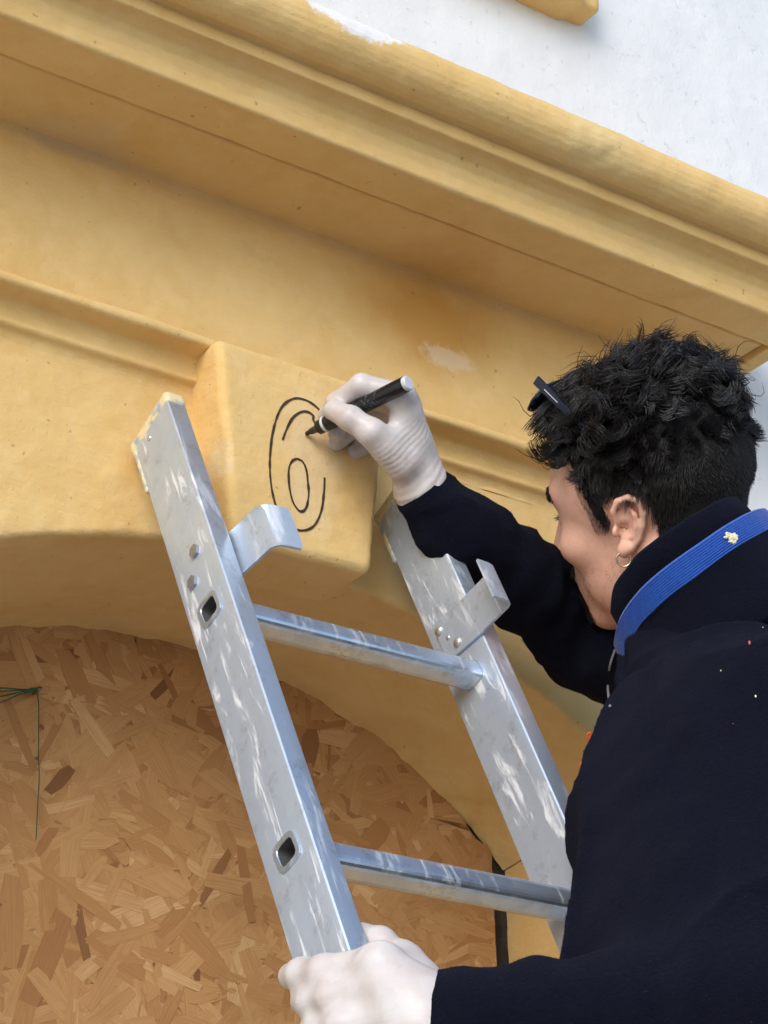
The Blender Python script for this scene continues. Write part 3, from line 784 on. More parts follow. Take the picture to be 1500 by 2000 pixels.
def build_hair():
    rg = np.random.default_rng(11)
    tri = HEADV[HEADF]; A = np.linalg.norm(np.cross(tri[:, 2]-tri[:, 0], tri[:, 3]-tri[:, 1]), axis=1)
    cen = tri.mean(1); ok = hair_len(cen) > 0
    p = A*ok; wl = .35+.65*np.clip((cen[:, 2]-.02)/.07, 0, 1); p = p*wl; p /= p.sum()
    N = 44000
    k = rg.choice(len(p), N, p=p); u, v = rg.random((2, N, 1))
    R0 = (tri[k, 0]*(1-u)+tri[k, 1]*u)*(1-v)+(tri[k, 3]*(1-u)+tri[k, 2]*u)*v
    nr = np.cross(tri[k, 2]-tri[k, 0], tri[k, 3]-tri[k, 1]); nr /= np.linalg.norm(nr, axis=1, keepdims=True)
    L = hair_len(R0)*rg.uniform(.62, 1.12, N)
    m = L > 0; R0, nr, L = R0[m], nr[m], L[m]; N = len(L)
    # locks: every strand follows the nearest guide strand
    def topness(R): return np.clip((R[:, 2]-.055)/.05, 0, 1)[:, None]
    NG = 620; gi = rg.choice(N, NG, replace=False, p=(.25+topness(R0)[:, 0])/(.25+topness(R0)[:, 0]).sum())
    Rg, ng, Lg = R0[gi], nr[gi], hair_len(R0[gi]); tg = topness(Rg)
    big = np.stack([vnoise(Rg, 22, 4), vnoise(Rg, 22, 5), vnoise(Rg, 22, 6)], 1)
    Lg = Lg*(1+.55*vnoise(Rg, 30, 9)*tg[:, 0])*rg.uniform(.75, 1.25, NG)
    fwd = np.clip((Rg[:, :1]+.02)/.08, -.5, 1)
    sidef = np.clip((Rg[:, :1]-.005)/.03, 0, 1)
    comb = (np.array([.25, 0, -.85])*(1-sidef)+np.array([-.75, 0, -.45])*sidef)*(1-tg)+np.array([.50, .1, .15])*tg*fwd
    dg = ng*(.45+.50*tg)+comb+.65*big*tg+.22*rg.normal(size=(NG, 3))*(.15+tg)
    dg /= np.linalg.norm(dg, axis=1, keepdims=True)
    a = np.cross(dg, ng+.2*rg.normal(size=(NG, 3))); a /= np.linalg.norm(a, axis=1, keepdims=True); b = np.cross(dg, a)
    seg = 8; rad = (.0010+.0090*tg[:, 0])*rg.uniform(.6, 1.35, NG); turns = (.25+.75*tg[:, 0])*rg.uniform(.7, 1.3, NG)*rg.choice((-1, 1), NG)
    ph = rg.uniform(0, 6.28, NG)
    near = np.empty(N, int)
    for s0 in range(0, N, 3000):
        near[s0:s0+3000] = np.argmin(((R0[s0:s0+3000, None, :]-Rg[None])**2).sum(2), 1)
    top = topness(R0); ls = L/np.maximum(hair_len(R0), 1e-4)
    stray = (rg.random(N) < .035)[:, None]
    jit = rg.normal(size=(N, 3))*np.where(stray, .22, .075)
    pts = []
    for i in range(seg+1):
        t = i/seg; an = ph+6.283*turns*t; m_ = min(1, t*1.6)
        gp = dg*(Lg*t)[:, None]*(1-.2*t*tg)+((np.cos(an)-np.cos(ph))[:, None]*a+(np.sin(an)-np.sin(ph))[:, None]*b)*rad[:, None]*m_
        gp = gp-np.array([0, 0, .008])*(t*t)*tg*(Lg[:, None]/.05)
        pull = (.62*t**.8)*top*np.where(stray, .25, 1.0)
        own = nr*.0006*t
        pts.append(R0-nr*.001+gp[near]*ls[:, None]+(Rg[near]-R0)*pull+jit*(L*t)[:, None]+own)
    d = dg
    P = np.stack(pts, 1)                                     # N, seg+1, 3
    T = np.gradient(P, axis=1); T /= np.maximum(np.linalg.norm(T, axis=2, keepdims=True), 1e-9)
    s1 = np.cross(T, nr[:, None, :]+.01); s1 /= np.maximum(np.linalg.norm(s1, axis=2, keepdims=True), 1e-9); s2 = np.cross(T, s1)
    wv = (.00024+.00020*top[:, 0])[:, None, None]*np.array([1, 1, 1, 1, .97, .92, .82, .62, .2])[None, :, None]*rg.uniform(.7, 1.4, (N, 1, 1))
    ring = [P+wv*(math.cos(q)*s1+math.sin(q)*s2) for q in (0, 2.094, 4.189)]
    V = np.stack(ring, 2).reshape(-1, 3)
    base = (np.arange(N)*(seg+1)*3)[:, None, None, None]
    i = (np.arange(seg)*3)[None, :, None, None]; kk = np.arange(3)[None, None, :, None]
    q = np.array([[0, 1]]); F = np.concatenate([base+i+kk, base+i+(kk+1) % 3, base+i+3+(kk+1) % 3, base+i+3+kk], 3).reshape(-1, 4)
    return V, F
def cap_fun(P):
    d = head_sdf(P, False); L = hair_len(P)
    return d
hv, hf = build_hair()
# under-layer: the matted mass of hair close to the scalp
keep = hair_len(HEADV) > 0
up_n = np.zeros_like(HEADV); fn = np.cross(HEADV[HEADF[:, 2]]-HEADV[HEADF[:, 0]], HEADV[HEADF[:, 3]]-HEADV[HEADF[:, 1]])
for c_ in range(4): np.add.at(up_n, HEADF[:, c_], fn)
up_n /= np.maximum(np.linalg.norm(up_n, axis=1, keepdims=True), 1e-12)
Ls = hair_len(HEADV)
off = .0008+.27*np.clip(Ls-.012, 0, 1)*(1+1.1*fnoise(HEADV, 55, 3, 8))
U = HEADV+up_n*off[:, None]
Fk = HEADF[keep[HEADF].all(1)]
used = np.unique(Fk); mp = -np.ones(len(U), int); mp[used] = np.arange(len(used))
hv2 = np.vstack([hv, U[used]]); hf2 = np.vstack([hf, mp[Fk]+len(hv)])
def mat_hair():
    m = NT('black_hair'); v = m.obj()
    c = m.mix(m.noise(v, 60, 4), (.005, .0045, .005), (.018, .014, .013))
    m.set(Base_Color=c, Roughness=.36, Specular_IOR_Level=.55); return m.m
hair = pp('hair', out_head(hv2), hf2, mat_hair())
hair.data.materials.append(mat_plain('matted_hair', (.006, .0055, .006), .95, 0, 300, .3, .8, .003))
mi = np.zeros(len(hair.data.polygons), np.int32); mi[len(hf):] = 1; hair.data.polygons.foreach_set('material_index', mi)

# ---- gloves
def l2w(p): return LA+np.array([p[0], 0, 0])-LN*p[1]+LD*p[2]      # ladder frame -> world
def mat_glove():
    m = NT('white_latex_glove'); v = m.obj()
    c = m.mix(m.ramp(m.noise(v, 30, 4), [(.35, 0.0), (.7, 1.0)]), (.55, .48, .455), (.63, .60, .588))
    c = m.mix(m.math('MULTIPLY', m.ramp(m.noise(v, 45, 5, .65), [(.6, 0.0), (.78, 1.0)]), .55), c, (.44, .365, .36))
    wr = m.noise(m.mapping(v, (60, 60, 260), (.5, .35, .2)), 1.0, 3, .5, .8)
    wr2 = m.noise(v, 170, 4, .6, .5)
    m.set(Base_Color=c, Roughness=.33, Subsurface_Weight=.3, Subsurface_Radius=(.006, .0025, .002), Subsurface_Scale=.5, Specular_IOR_Level=.4,
          Normal=m.bump(m.math('ADD', wr, m.math('MULTIPLY', wr2, .2)), .16, .0016)); return m.m
GLOVE = mat_glove()
RH = dict(
 wrist=(822, 952, 2.218), wrist0=(868, 1000, 2.215),
 index=[(785, 774, 2.197), (706, 752, 2.200), (657, 786, 2.214), (637, 811, 2.234)],
 middle=[(791, 790, 2.216), (714, 775, 2.236), (674, 812, 2.250), (656, 846, 2.246)],
 ring=[(796, 815, 2.236), (732, 806, 2.258), (688, 838, 2.266), (655, 866, 2.256)],
 pinky=[(799, 845, 2.250), (748, 846, 2.272), (708, 872, 2.276), (690, 884, 2.270)],
 thumb=[(786, 905, 2.196), (727, 846, 2.180), (684, 817, 2.187), (651, 802, 2.197)])
def fold(P, a, b, c0, n_, w_, amp):
    """creases running across the line a->b near its start"""
    return 0
def right_hand(P):
    g = {k: ([at(*q) for q in v] if isinstance(v, list) else at(*v)) for k, v in RH.items()}
    d = cone(P, g['wrist0'], g['wrist'], .0235, .0215)
    rr = dict(index=(.0135, .0108, .0095, .0085), middle=(.0140, .0110, .0098, .0086), ring=(.0135, .0105, .0092, .0082), pinky=(.012, .0092, .0085, .0075))
    for k, r in rr.items():
        d = smin(d, cone(P, g['wrist'], g[k][0], .0185, r[0]), .016)
    d = smin(d, cone(P, (g['index'][0]+g['wrist'])/2, (g['ring'][0]+g['wrist'])/2, .014, .014), .014)
    for k, r in rr.items():
        d = smin(d, chain(P, g[k], r, .005), .006)
    th = chain(P, g['thumb'], (.0185, .0135, .0118, .0098), .006)
    d = smin(d, th, .010)
    # web between thumb and index
    d = smin(d, cone(P, g['thumb'][0]*.45+g['thumb'][1]*.55, g['index'][0]*.75+g['wrist']*.25, .0088, .0088), .014)
    # glove creases at the ball of the thumb and the wrist, running across the hand
    ax = at(745, 860, 2.19)-at(800, 935, 2.21); ax /= np.linalg.norm(ax)
    t = (P-at(770, 880, 2.19))@ax.astype(np.float32)
    wv = np.sin(t*2*math.pi/.0050+2.6*vnoise(P, 55, 3))*np.exp(-((t)/.016)**2)
    t2 = (P-at(815, 940, 2.21))@ax.astype(np.float32)
    wv = wv+1.2*np.sin(t2*2*math.pi/.0075+2.2*vnoise(P, 60, 4))*np.exp(-((t2+.004)/.012)**2)
    return d+.00030*wv+.0003*fnoise(P, 80, 2, 5)
lo = at(720, 860, 2.23)-.09; hi = at(720, 860, 2.23)+.09
V, F = snet(right_hand, lo, hi, .0013)
glv = pp('glove', V, F, GLOVE); tag(glv, 'glove on the hand that holds the marker')
LH = dict(
 index=[(.004, -.054, -.434), (-.0135, -.014, -.412), (-.0130, .011, -.394), (-.010, .027, -.382)],
 middle=[(.008, -.058, -.457), (-.0145, -.016, -.437), (-.0140, .008, -.421), (-.0100, .021, -.411)],
 ring=[(.013, -.057, -.480), (-.0145, -.016, -.462), (-.0140, .009, -.447), (-.0100, .025, -.436)],
 pinky=[(.019, -.052, -.500), (-.0135, -.016, -.486), (-.0130, .006, -.474), (-.0095, .020, -.465)],
 thumb=[(.047, -.047, -.455), (.0400, -.040, -.416), (.0330, -.030, -.390), (.0315, -.016, -.371)])
LWR = at(842, 2006, 1.595); LWR0 = at(930, 2008, 1.593)
def left_hand(P):
    g = {k: [l2w(q) for q in v] for k, v in LH.items()}
    d = cone(P, LWR0, LWR, .028, .0265)
    rr = dict(index=(.0140, .0125, .0115, .0102), middle=(.0142, .0125, .0116, .0104), ring=(.0138, .0120, .0110, .0100), pinky=(.0125, .0105, .0098, .0090))
    for k, r in rr.items():
        d = smin(d, cone(P, LWR, g[k][0], .020, r[0]), .030)
    d = smin(d, cone(P, LWR, (g['thumb'][0]+g['thumb'][1])/2, .022, .017), .016)
    for k, r in rr.items(): d = smin(d, chain(P, g[k], r, .007), .009)
    d = smin(d, chain(P, g['thumb'], (.0185, .0140, .0120, .0100), .006), .009)
    d = smin(d, cone(P, g['thumb'][1], g['index'][0], .0105, .0105), .014)
    ax = (LWR-g['index'][0]); ax /= np.linalg.norm(ax)
    t = (P-g['index'][0])@ax.astype(np.float32)
    st = vnoise(P*np.array([1, 1, 1]), 55, 7)
    lat = np.cross(ax, LD); q = (P-g['middle'][0])@lat.astype(np.float32)
    wv = np.sin((P@LD.astype(np.float32)+.35*t)*2*math.pi/.011+2.5*st)*np.exp(-((t+.012)/.014)**2)
    # keep clear of the rail itself
    Q = P-LA.astype(np.float32); lx = Q[:, 0]; ly = -(Q@LN.astype(np.float32)); lz = Q@LD.astype(np.float32)
    rail_d = np.maximum(np.abs(lx-.0105)-.0108, np.abs(ly-.0005)-.0331)
    d = smax(d+.0004*wv+.0004*fnoise(P, 60, 2, 6), -rail_d, .0015)
    return d
c = l2w((.012, -.03, -.43)); V, F = snet(left_hand, c-.13, c+.13, .0014)
glv = pp('glove', V, F, GLOVE); tag(glv, 'glove on the hand that grips the ladder rail')

# ---- fleece jacket
def mat_fleece():
    m = NT('navy_fleece'); v = m.obj()
    n1 = m.noise(v, 900, 3, .7); n2 = m.noise(v, 240, 4, .65)
    c = m.mix(n2, (.002, .0025, .0065), (.0055, .0065, .015))
    lint = m.ramp(m.noise(v, 520, 1, .4), [(.77, 0.0), (.80, 1.0)])
    c = m.mix(m.math('MULTIPLY', lint, .35), c, (.09, .09, .11))
    m.set(Base_Color=c, Roughness=.95, Specular_IOR_Level=.06, Sheen_Weight=.032, Sheen_Roughness=.55, Sheen_Tint=(.55, .62, .95, 1),
          Normal=m.bump(m.math('ADD', n1, m.math('MULTIPLY', n2, 1.3)), .7, .0030)); return m.m
FLEECE = mat_fleece()
TR = np.stack([-RT, FW, UPV], 1)                 # torso axes: front, away from viewer, up
RS = [(812, 946, 2.217), (905, 1043, 2.225), (1000, 1124, 2.262), (1155, 1245, 2.325), (1345, 1320, 2.26)]; RSr = (.0265, .0365, .0415, .0500, .072)
LSH = at(1550, 1475, 1.80); LEL = at(1470, 2010, 1.57); LCU = at(826, 2014, 1.60)
def jacket_sdf(P):
    P = np.asarray(P, np.float32)
    t = ell(P, at(1412, 1610, 1.87), (.112, .135, .135), TR)
    t = smin(t, ell(P, at(1400, 1840, 1.79), (.112, .140, .20), TR), .07)
    t = smin(t, ell(P, at(1455, 1455, 1.99), (.108, .175, .085), TR), .06)
    t = smin(t, ell(P, at(1370, 2150, 1.68), (.115, .15, .20), TR), .08)
    t = smin(t, cone(P, at(1430, 1400, 2.06), at(1372, 1270, 2.07), .085, .078), .02)
    t = smin(t, cone(P, at(1420, 1395, 2.0), LSH, .072, .078), .05)
    nz = fnoise(P, 13, 3, 91)
    t = smin(t, cone(P, out_head((-.056, 0, -.150)), at(1480, 1440, 2.03), .070, .095), .03)
    A3 = np.array([1.0, 1.0, .55], np.float32)
    ridge = (1-np.abs(fnoise(P*A3, 7.5, 2, 191)))**5
    t = t+.009*nz-.015*ridge+.006
    seam = np.abs((P-at(1345, 1600, 1.8).astype(np.float32))@(RT*.97+UPV*.22).astype(np.float32)+.018*vnoise(P, 9, 55))
    t = t+.005*np.exp(-(seam/.006)**2)
    # right sleeve
    g = [at(*q) for q in RS]
    a = chain(P, g, RSr, .03)
    axr = (g[2]-g[0])/np.linalg.norm(g[2]-g[0]); s = (P-g[0])@axr.astype(np.float32)
    w1 = np.sin(s*2*math.pi/.047+3.2*vnoise(P, 16, 12)+1.0)
    a = a+.0014*w1*np.clip(s/.06, 0, 1)*(1+vnoise(P, 11, 77))+.003*fnoise(P, 24, 3, 13)-.005*(1-np.abs(fnoise(P, 17, 2, 14)))**6+.0015
    a = smax(a, -(s+.002), .007)
    # left sleeve
    b = cone(P, LSH, LEL, .080, .062); b2, tt = cone(P, LEL, LCU, .060, .0425, True)
    axl = (LEL-LCU)/np.linalg.norm(LEL-LCU); s2 = (P-LCU)@axl.astype(np.float32)
    w2 = np.sin(s2*2*math.pi/.052+3.0*vnoise(P, 14, 15))
    b2 = b2+.0026*w2*(1+vnoise(P, 11, 78))*np.clip(s2/.03, 0, 1)+.003*fnoise(P, 26, 2, 16)
    dE = np.linalg.norm(P-(LEL*.8+LSH*.2).astype(np.float32), axis=1)
    b = b+.005*fnoise(P, 14, 2, 17)-.008*(1-np.abs(fnoise(P*A3, 10, 2, 19)))**5+.003
    L = smin(b, b2, .035)
    fold_ax = UPV*.6+RT*.8
    L = L+.006*np.exp(-(np.linalg.norm(P-at(1350, 1850, 1.66).astype(np.float32), axis=1)/.06)**2)*np.sin((P@fold_ax.astype(np.float32))*2*math.pi/.034+2*vnoise(P, 20, 18))
    L = smax(L, -(s2+.002), .007)
    d = smin(t, a, .022); d = smin(d, L, .025)
    # hollow where neck and head sit
    return d
lo = np.minimum.reduce([at(780, 2150, 1.55), at(1100, 900, 2.1), at(1900, 2500, 1.5), at(1462, 2500, 1.5), at(1345, 1310, 2.4), at(1700,2400,2.2), at(1100,2400,2.2)])-.02
hi = np.maximum.reduce([at(1900, 1500, 1.8), at(1900, 2200, 2.2), at(1700, 1300, 2.3), at(800, 900, 2.25), at(1345, 1200, 2.40), at(1700, 1700, 2.25)])+.05
V, F = snet(jacket_sdf, lo, hi, .0042)
jacket = pp('jacket', V, F, FLEECE)
# collars: lofted bands round the neck
KN = -.583*RT+.813*UPV; KA = .813*RT+.583*UPV
KB = FW*math.cos(.22)-KN*math.sin(.22); KC = at(1342, 1122, 2.085)
def band(name, prof, mat, ra, rb, cen=(0, 0), th0=0, th1=2*math.pi, n=140, wob=.0015, seed=1, parent=None):
    """prof: closed loop of (radial offset, height)"""
    full = abs(th1-th0-2*math.pi) < 1e-3
    G = []
    for th in np.linspace(th0, th1, n+1)[:(-1 if full else None)]:
        c, s = math.cos(th), math.sin(th); row = []
        for (dr, h) in prof:
            h = h-.020*math.exp(-((math.degrees(th)-180)/38)**2)
            row.append(KC+KA*((ra+dr)*c+cen[0])+KB*(rb+dr)*s+KN*(h+cen[1]))
        G.append(row)
    G = np.array(G); m, k = G.shape[:2]
    W = G.reshape(-1, 3); W = W+(wob*np.stack([fnoise(W, 35, 2, seed), fnoise(W, 35, 2, seed+5), fnoise(W, 35, 2, seed+9)], 1))
    I = np.arange(m*k).reshape(m, k); I2 = np.roll(I, -1, 1)
    rows = range(m) if full else range(m-1); F = []
    for i in rows:
        j = (i+1) % m
        for q in range(k): F.append((I[i, q], I2[i, q], I2[j, q], I[j, q]))
    if not full: F.append(tuple(I[0][::-1])); F.append(tuple(I[-1]))
    me = pydata(name, W, F)
    bm = bmesh.new(); bm.from_mesh(me); bmesh.ops.recalc_face_normals(bm, faces=bm.faces[:]); bm.to_mesh(me); bm.free()
    return link(name, me, mat, person if parent is None else parent, True, PI_ if parent is None else None)
def strip(pts, th):
    """closed rounded loop round an open (r, h) polyline"""
    P = np.array(pts); T = np.gradient(P, axis=0); T /= np.linalg.norm(T, axis=1, keepdims=True); N = np.stack([T[:, 1], -T[:, 0]], 1)
    a = P+N*th/2; b = P-N*th/2; e = [tuple(P[-1]+T[-1]*th*.5)]; s_ = [tuple(P[0]-T[0]*th*.5)]
    return [tuple(q) for q in a]+e+[tuple(q) for q in b[::-1]]+s_
inner = strip([(-.002, -.055), (-.004, -.03), (-.005, -.005), (-.006, .014), (-.008, .031)], .0075)
band('inner_collar', inner, FLEECE, .083, .074, seed=3, parent=None, wob=.002)
outer = strip([(.050, -.085), (.032, -.06), (.018, -.035), (.011, -.018), (.0085, -.010)], .008)
band('outer_collar', outer, FLEECE, .083, .074, seed=4, wob=.002)
def mat_blue():
    m = NT('blue_ribbed_knit'); v = m.obj()
    nx = m.noise(v, 260, 3, .6)
    c = m.mix(nx, (.003, .045, .30), (.009, .11, .52))
    m.set(Base_Color=c, Roughness=.85, Sheen_Weight=.3, Normal=m.bump(nx, .6, .002)); return m.m
BLUE = mat_blue()
rib = []
for k in range(10):
    h0 = -.0165+.0023*k
    rib += [(.0142-.0006*k, h0), (.0158-.0006*k, h0+.0007), (.0158-.0006*k, h0+.0016)]
rib += [(.0080, .0075), (.0055, .0060), (.0100, -.0185)]
band('blue_collar_trim', rib, BLUE, .083, .074, th0=math.radians(150), th1=math.radians(400), n=150, wob=.0008, seed=6)

# ------------------------------------------------------------------ marker pen in the right hand
BLACK = mat_plain('black_plastic', (.010, .010, .013), .28, 0, 60, .2, .05)
GREYP = mat_plain('pale_grey_plastic', (.62, .63, .66), .4, 0, 60, .1, .05)
NIB = mat_plain('ink_soaked_nib', (.045, .022, .012), .9, 0, 200, .4)
T0 = atY(597, 848, KY); Q0 = np.array([T0], np.float32)
for _ in range(6): Q0[:, 1] -= (.0008-key_sdf(Q0))
T0 = Q0[0].astype(float); T1 = at(799, 747, 2.168); PAX = (T1-T0); PL = np.linalg.norm(PAX); PAX /= PL
pen = empty('marker_pen', tuple(T0)); tag(pen, 'black marker pen held in the white gloved hand against the keystone', 'marker pen')
pen.matrix_world = Matrix.Translation(Vector(T0))@Vector(PAX).to_track_quat('Z', 'Y').to_matrix().to_4x4()
def lathe(name, prof, mat, parent, seg=28):
    V = []; F = []
    for r_, z_ in prof:
        for k in range(seg): V.append((r_*math.cos(2*math.pi*k/seg), r_*math.sin(2*math.pi*k/seg), z_))
    for i in range(len(prof)-1):
        for k in range(seg): k2 = (k+1) % seg; F.append((i*seg+k, i*seg+k2, (i+1)*seg+k2, (i+1)*seg+k))
    F.append(tuple(range(seg))[::-1]); F.append(tuple((len(prof)-1)*seg+k for k in range(seg)))
    o = link(name, pydata(name, V, F), mat, parent); auto_smooth(o, 38); return o
def mat_barrel():
    m = NT('printed_barrel'); v = m.obj()
    sp = m.n('ShaderNodeSeparateXYZ'); m.l(v, sp.inputs[0]); z = sp.outputs[2]
    band_ = m.math('MULTIPLY', m.math('GREATER_THAN', z, .062), m.math('LESS_THAN', z, .098))
    pr_ = m.ramp(m.noise(m.mapping(v, (260, 260, 420)), 1.0, 2, .4), [(.56, 0.0), (.60, 1.0)])
    c = m.mix(m.math('MULTIPLY', m.math('MULTIPLY', band_, pr_), .55), (.008, .008, .011), (.09, .10, .105))
    m.set(Base_Color=c, Roughness=.25); return m.m
lathe('barrel', [(.0076, .0278), (.0079, .031), (.0081, .036), (.0081, PL-.006), (.0079, PL-.0045)], mat_barrel(), pen)
lathe('end_plug', [(.0074, PL-.0044), (.0074, PL-.001), (.0066, PL)], GREYP, pen)
lathe('ring', [(.0081, .0248), (.0085, .0255), (.0085, .0270), (.0081, .0277)], GREYP, pen)
lathe('nib_holder', [(.0030, .0062), (.0033, .0075), (.0040, .014), (.0060, .0165), (.0072, .0175), (.0075, .0246)], BLACK, pen)
lathe('nib', [(.0013, .0), (.0022, .0012), (.0025, .0061)], NIB, pen)

# ------------------------------------------------------------------ sunglasses pushed up into the hair
def on_plane(px, py, off):                     # where the ray through a photo pixel meets the side plane of the head
    d = at(px, py, 1.0); return d*(((HC+HL*off)@HL)/(d@HL))
A_ = on_plane(1047, 742, .076); B_ = on_plane(1112, 806, .080); C_ = on_plane(1238, 925, .079); D_ = on_plane(1245, 943, .0775)
gl = empty('sunglasses', tuple(A_)); tag(gl, 'dark blue sunglasses pushed up into the black hair', 'sunglasses')
GI = Matrix.Translation(-Vector(A_))
FRM = mat_plain('navy_frame', (.003, .007, .026), .18, 0, 80, .2, .05)
def mat_lens():
    m = NT('dark_lens'); m.set(Base_Color=(.02, .03, .06, 1), Roughness=.06, Specular_IOR_Level=.7, Coat_Weight=.6); return m.m
LENS = mat_lens()
def flat_bar(name, path, w_, t_, mat, parent, up=HU):
    P = smooth_path(path, 8); T = np.gradient(P, axis=0); T /= np.linalg.norm(T, axis=1, keepdims=True)
    bm = bmesh.new(); rows = []; n = len(P)
    for i in range(n):
        s_ = np.cross(T[i], HL); s_ /= np.linalg.norm(s_); o_ = np.cross(s_, T[i]); ww = w_[0]+(w_[1]-w_[0])*i/(n-1)
        rows.append([bm.verts.new(P[i]+s_*a*ww/2+o_*b*t_/2) for a, b in ((1, 1), (1, -1), (-1, -1), (-1, 1))])
    for a, b in zip(rows[:-1], rows[1:]):
        for k in range(4): bm.faces.new((a[k], a[(k+1) % 4], b[(k+1) % 4], b[k]))
    bm.faces.new(rows[0]); bm.faces.new(rows[-1][::-1])
    me = bm_done(bm, name); return link(name, me, mat, parent, False, GI)
mir = lambda p: p-HL*2*((p-HC)@HL)-HU*.022-HF*.004
lat = lambda x_: HL*x_-HU*.011*(1-x_/.08)+HU*.011
arm1 = flat_bar('temple_arm', [A_, B_, C_, D_], (.0090, .0050), .003, FRM, gl)
arm2 = flat_bar('temple_arm', [mir(A_), mir(B_), mir(C_), mir(D_)], (.0105, .0055), .003, FRM, gl)
# faint maker's print on the near arm
mk = flat_bar('printed_mark', [A_*.72+B_*.28+HL*.0019, A_*.32+B_*.68+HL*.0019], (.0009, .0008), .0006, GREYP, gl)
dirT = (B_-A_)/np.linalg.norm(B_-A_); mid = (A_+mir(A_))/2
fwd_ = -dirT; upg = np.cross(HL, fwd_); upg /= np.linalg.norm(upg)
if upg@HU < 0: upg = -upg
for sg in (1, -1):
    G = []; rim = []
    for u in np.linspace(-1, 1, 15):
        row = []
        for v_ in np.linspace(-1, 1, 9):
            x_ = .033+.030*u; e = (1-abs(u)**3.2)**.4; hgt = .0195*v_*e-.002-.004*u
            bow = .020*(1-(x_/.075)**2)
            row.append(mid+lat(sg*x_)+fwd_*(bow*.38-.003)-upg*(.022-hgt*.85))
        G.append(row)
    G = np.array(G); me = grid_mesh('lens', G)
    le = link('lens', me, LENS, gl, True, GI); le.modifiers.new('s', 'SOLIDIFY').thickness = .0018
    edge = np.vstack([G[:, -1], G[::-1, 0]]); V, F = tube(edge, .0017, 6, close=True)
    link('rim', pydata('rim', V, F), FRM, gl, True, GI)
br = [mid+HL*.006+fwd_*.002-upg*.018, mid+fwd_*.003-upg*.016, mid-HL*.006+fwd_*.002-upg*.018]
V, F = tube(smooth_path(br, 6), .0022, 8); link('bridge', pydata('bridge', V, F), FRM, gl, True, GI)

# ------------------------------------------------------------------ small things worn by the man
GOLD = mat_plain('pale_gold', (.80, .66, .45), .22, 1, 40, .1, .05)
ec = out_head((-.003, .0815, -.027)); e1 = HU*.95+HF*.2; e1 /= np.linalg.norm(e1); e2 = np.cross(HL, e1)
e2 = HF*.8+HL*.6; e2 -= (e2@e1)*e1; e2 /= np.linalg.norm(e2)
pth = [ec+.0068*(math.cos(q)*e1+math.sin(q)*e2) for q in np.linspace(0, 2*math.pi, 40, endpoint=False)]
V, F = tube(pth, .0009, 8, close=True); link('earring', pydata('earring', V, F), GOLD, person, True, PI_)
# eyebrow, lashes, moustache and chin beard: short hairs on the face
def face_hair():
    rg = np.random.default_rng(5); V = []; F = []
    def add(region, n, L, dirf, w_=.00022):
        c = HEADV[HEADF].mean(1); ok = np.where(region(c))[0]
        if len(ok) == 0: return
        fn_ = np.cross(HEADV[HEADF[:, 2]]-HEADV[HEADF[:, 0]], HEADV[HEADF[:, 3]]-HEADV[HEADF[:, 1]])
        for k in rg.choice(ok, n):
            p = c[k]+rg.normal(size=3)*.0006; nn = fn_[k]/np.linalg.norm(fn_[k]); d = np.array(dirf(p))*1.0+nn*.55+rg.normal(size=3)*.22; d /= np.linalg.norm(d)
            l_ = L*rg.uniform(.6, 1.2); b = len(V); s_ = np.cross(d, nn+.01); s_ /= np.linalg.norm(s_)
            for t, q in ((0, 1), (.5, .8), (1, .15)):
                m_ = p+d*l_*t-np.array([0, 0, .15])*l_*t*t
                V.extend([m_+s_*w_*q, m_-s_*w_*q, m_+nn*w_*q])
            for i in (0, 3):
                for a_, b_ in ((0, 1), (1, 2), (2, 0)): F.append((b+i+a_, b+i+b_, b+i+3+b_, b+i+3+a_))
    brow = lambda c: (np.abs(c[:, 2]-(.041+.004*np.sin(np.abs(c[:, 1])*60))) < .0042) & (np.abs(c[:, 1]) > .010) & (np.abs(c[:, 1]) < .056) & (c[:, 0] > .05)
    add(brow, 1500, .0042, lambda p: (-.2, math.copysign(.9, p[1]), .35))
    lash = lambda c: (np.abs(c[:, 2]-.019) < .0018) & (np.abs(c[:, 1]) > .020) & (np.abs(c[:, 1]) < .046) & (c[:, 0] > .07)
    add(lash, 120, .006, lambda p: (1.2, math.copysign(.5, p[1]), .1), .00015)
    goat = lambda c: (c[:, 2] < -.062) & (c[:, 2] > -.092) & (np.abs(c[:, 1]) < .024) & (c[:, 0] > .055)
    add(goat, 1500, .005, lambda p: (.5, 0, -.9))
    mou = lambda c: (c[:, 2] < -.034) & (c[:, 2] > -.043) & (np.abs(c[:, 1]) < .026) & (c[:, 0] > .06)
    add(mou, 900, .005, lambda p: (.4, math.copysign(.5, p[1]), -.8))
    jaw = lambda c: (c[:, 2] < -.03) & (c[:, 2] > -.10) & (c[:, 0] > .0) & (c[:, 0] < .075)
    add(jaw, 3200, .0016, lambda p: (.1, 0, -1.0), .00007)
    fade = lambda c: (c[:, 2] < .05) & (c[:, 2] > .0) & (c[:, 0] > .014) & (c[:, 0] < .030+.25*np.maximum(c[:, 2]-.02, 0)) & (np.abs(c[:, 1]) > .04)
    add(fade, 3000, .0034, lambda p: (-.5, 0, -.6), .00009)
    return np.array(V), np.array(F)
V, F = face_hair(); pp('facial_hair', out_head(V), F, bpy.data.materials['black_hair'])
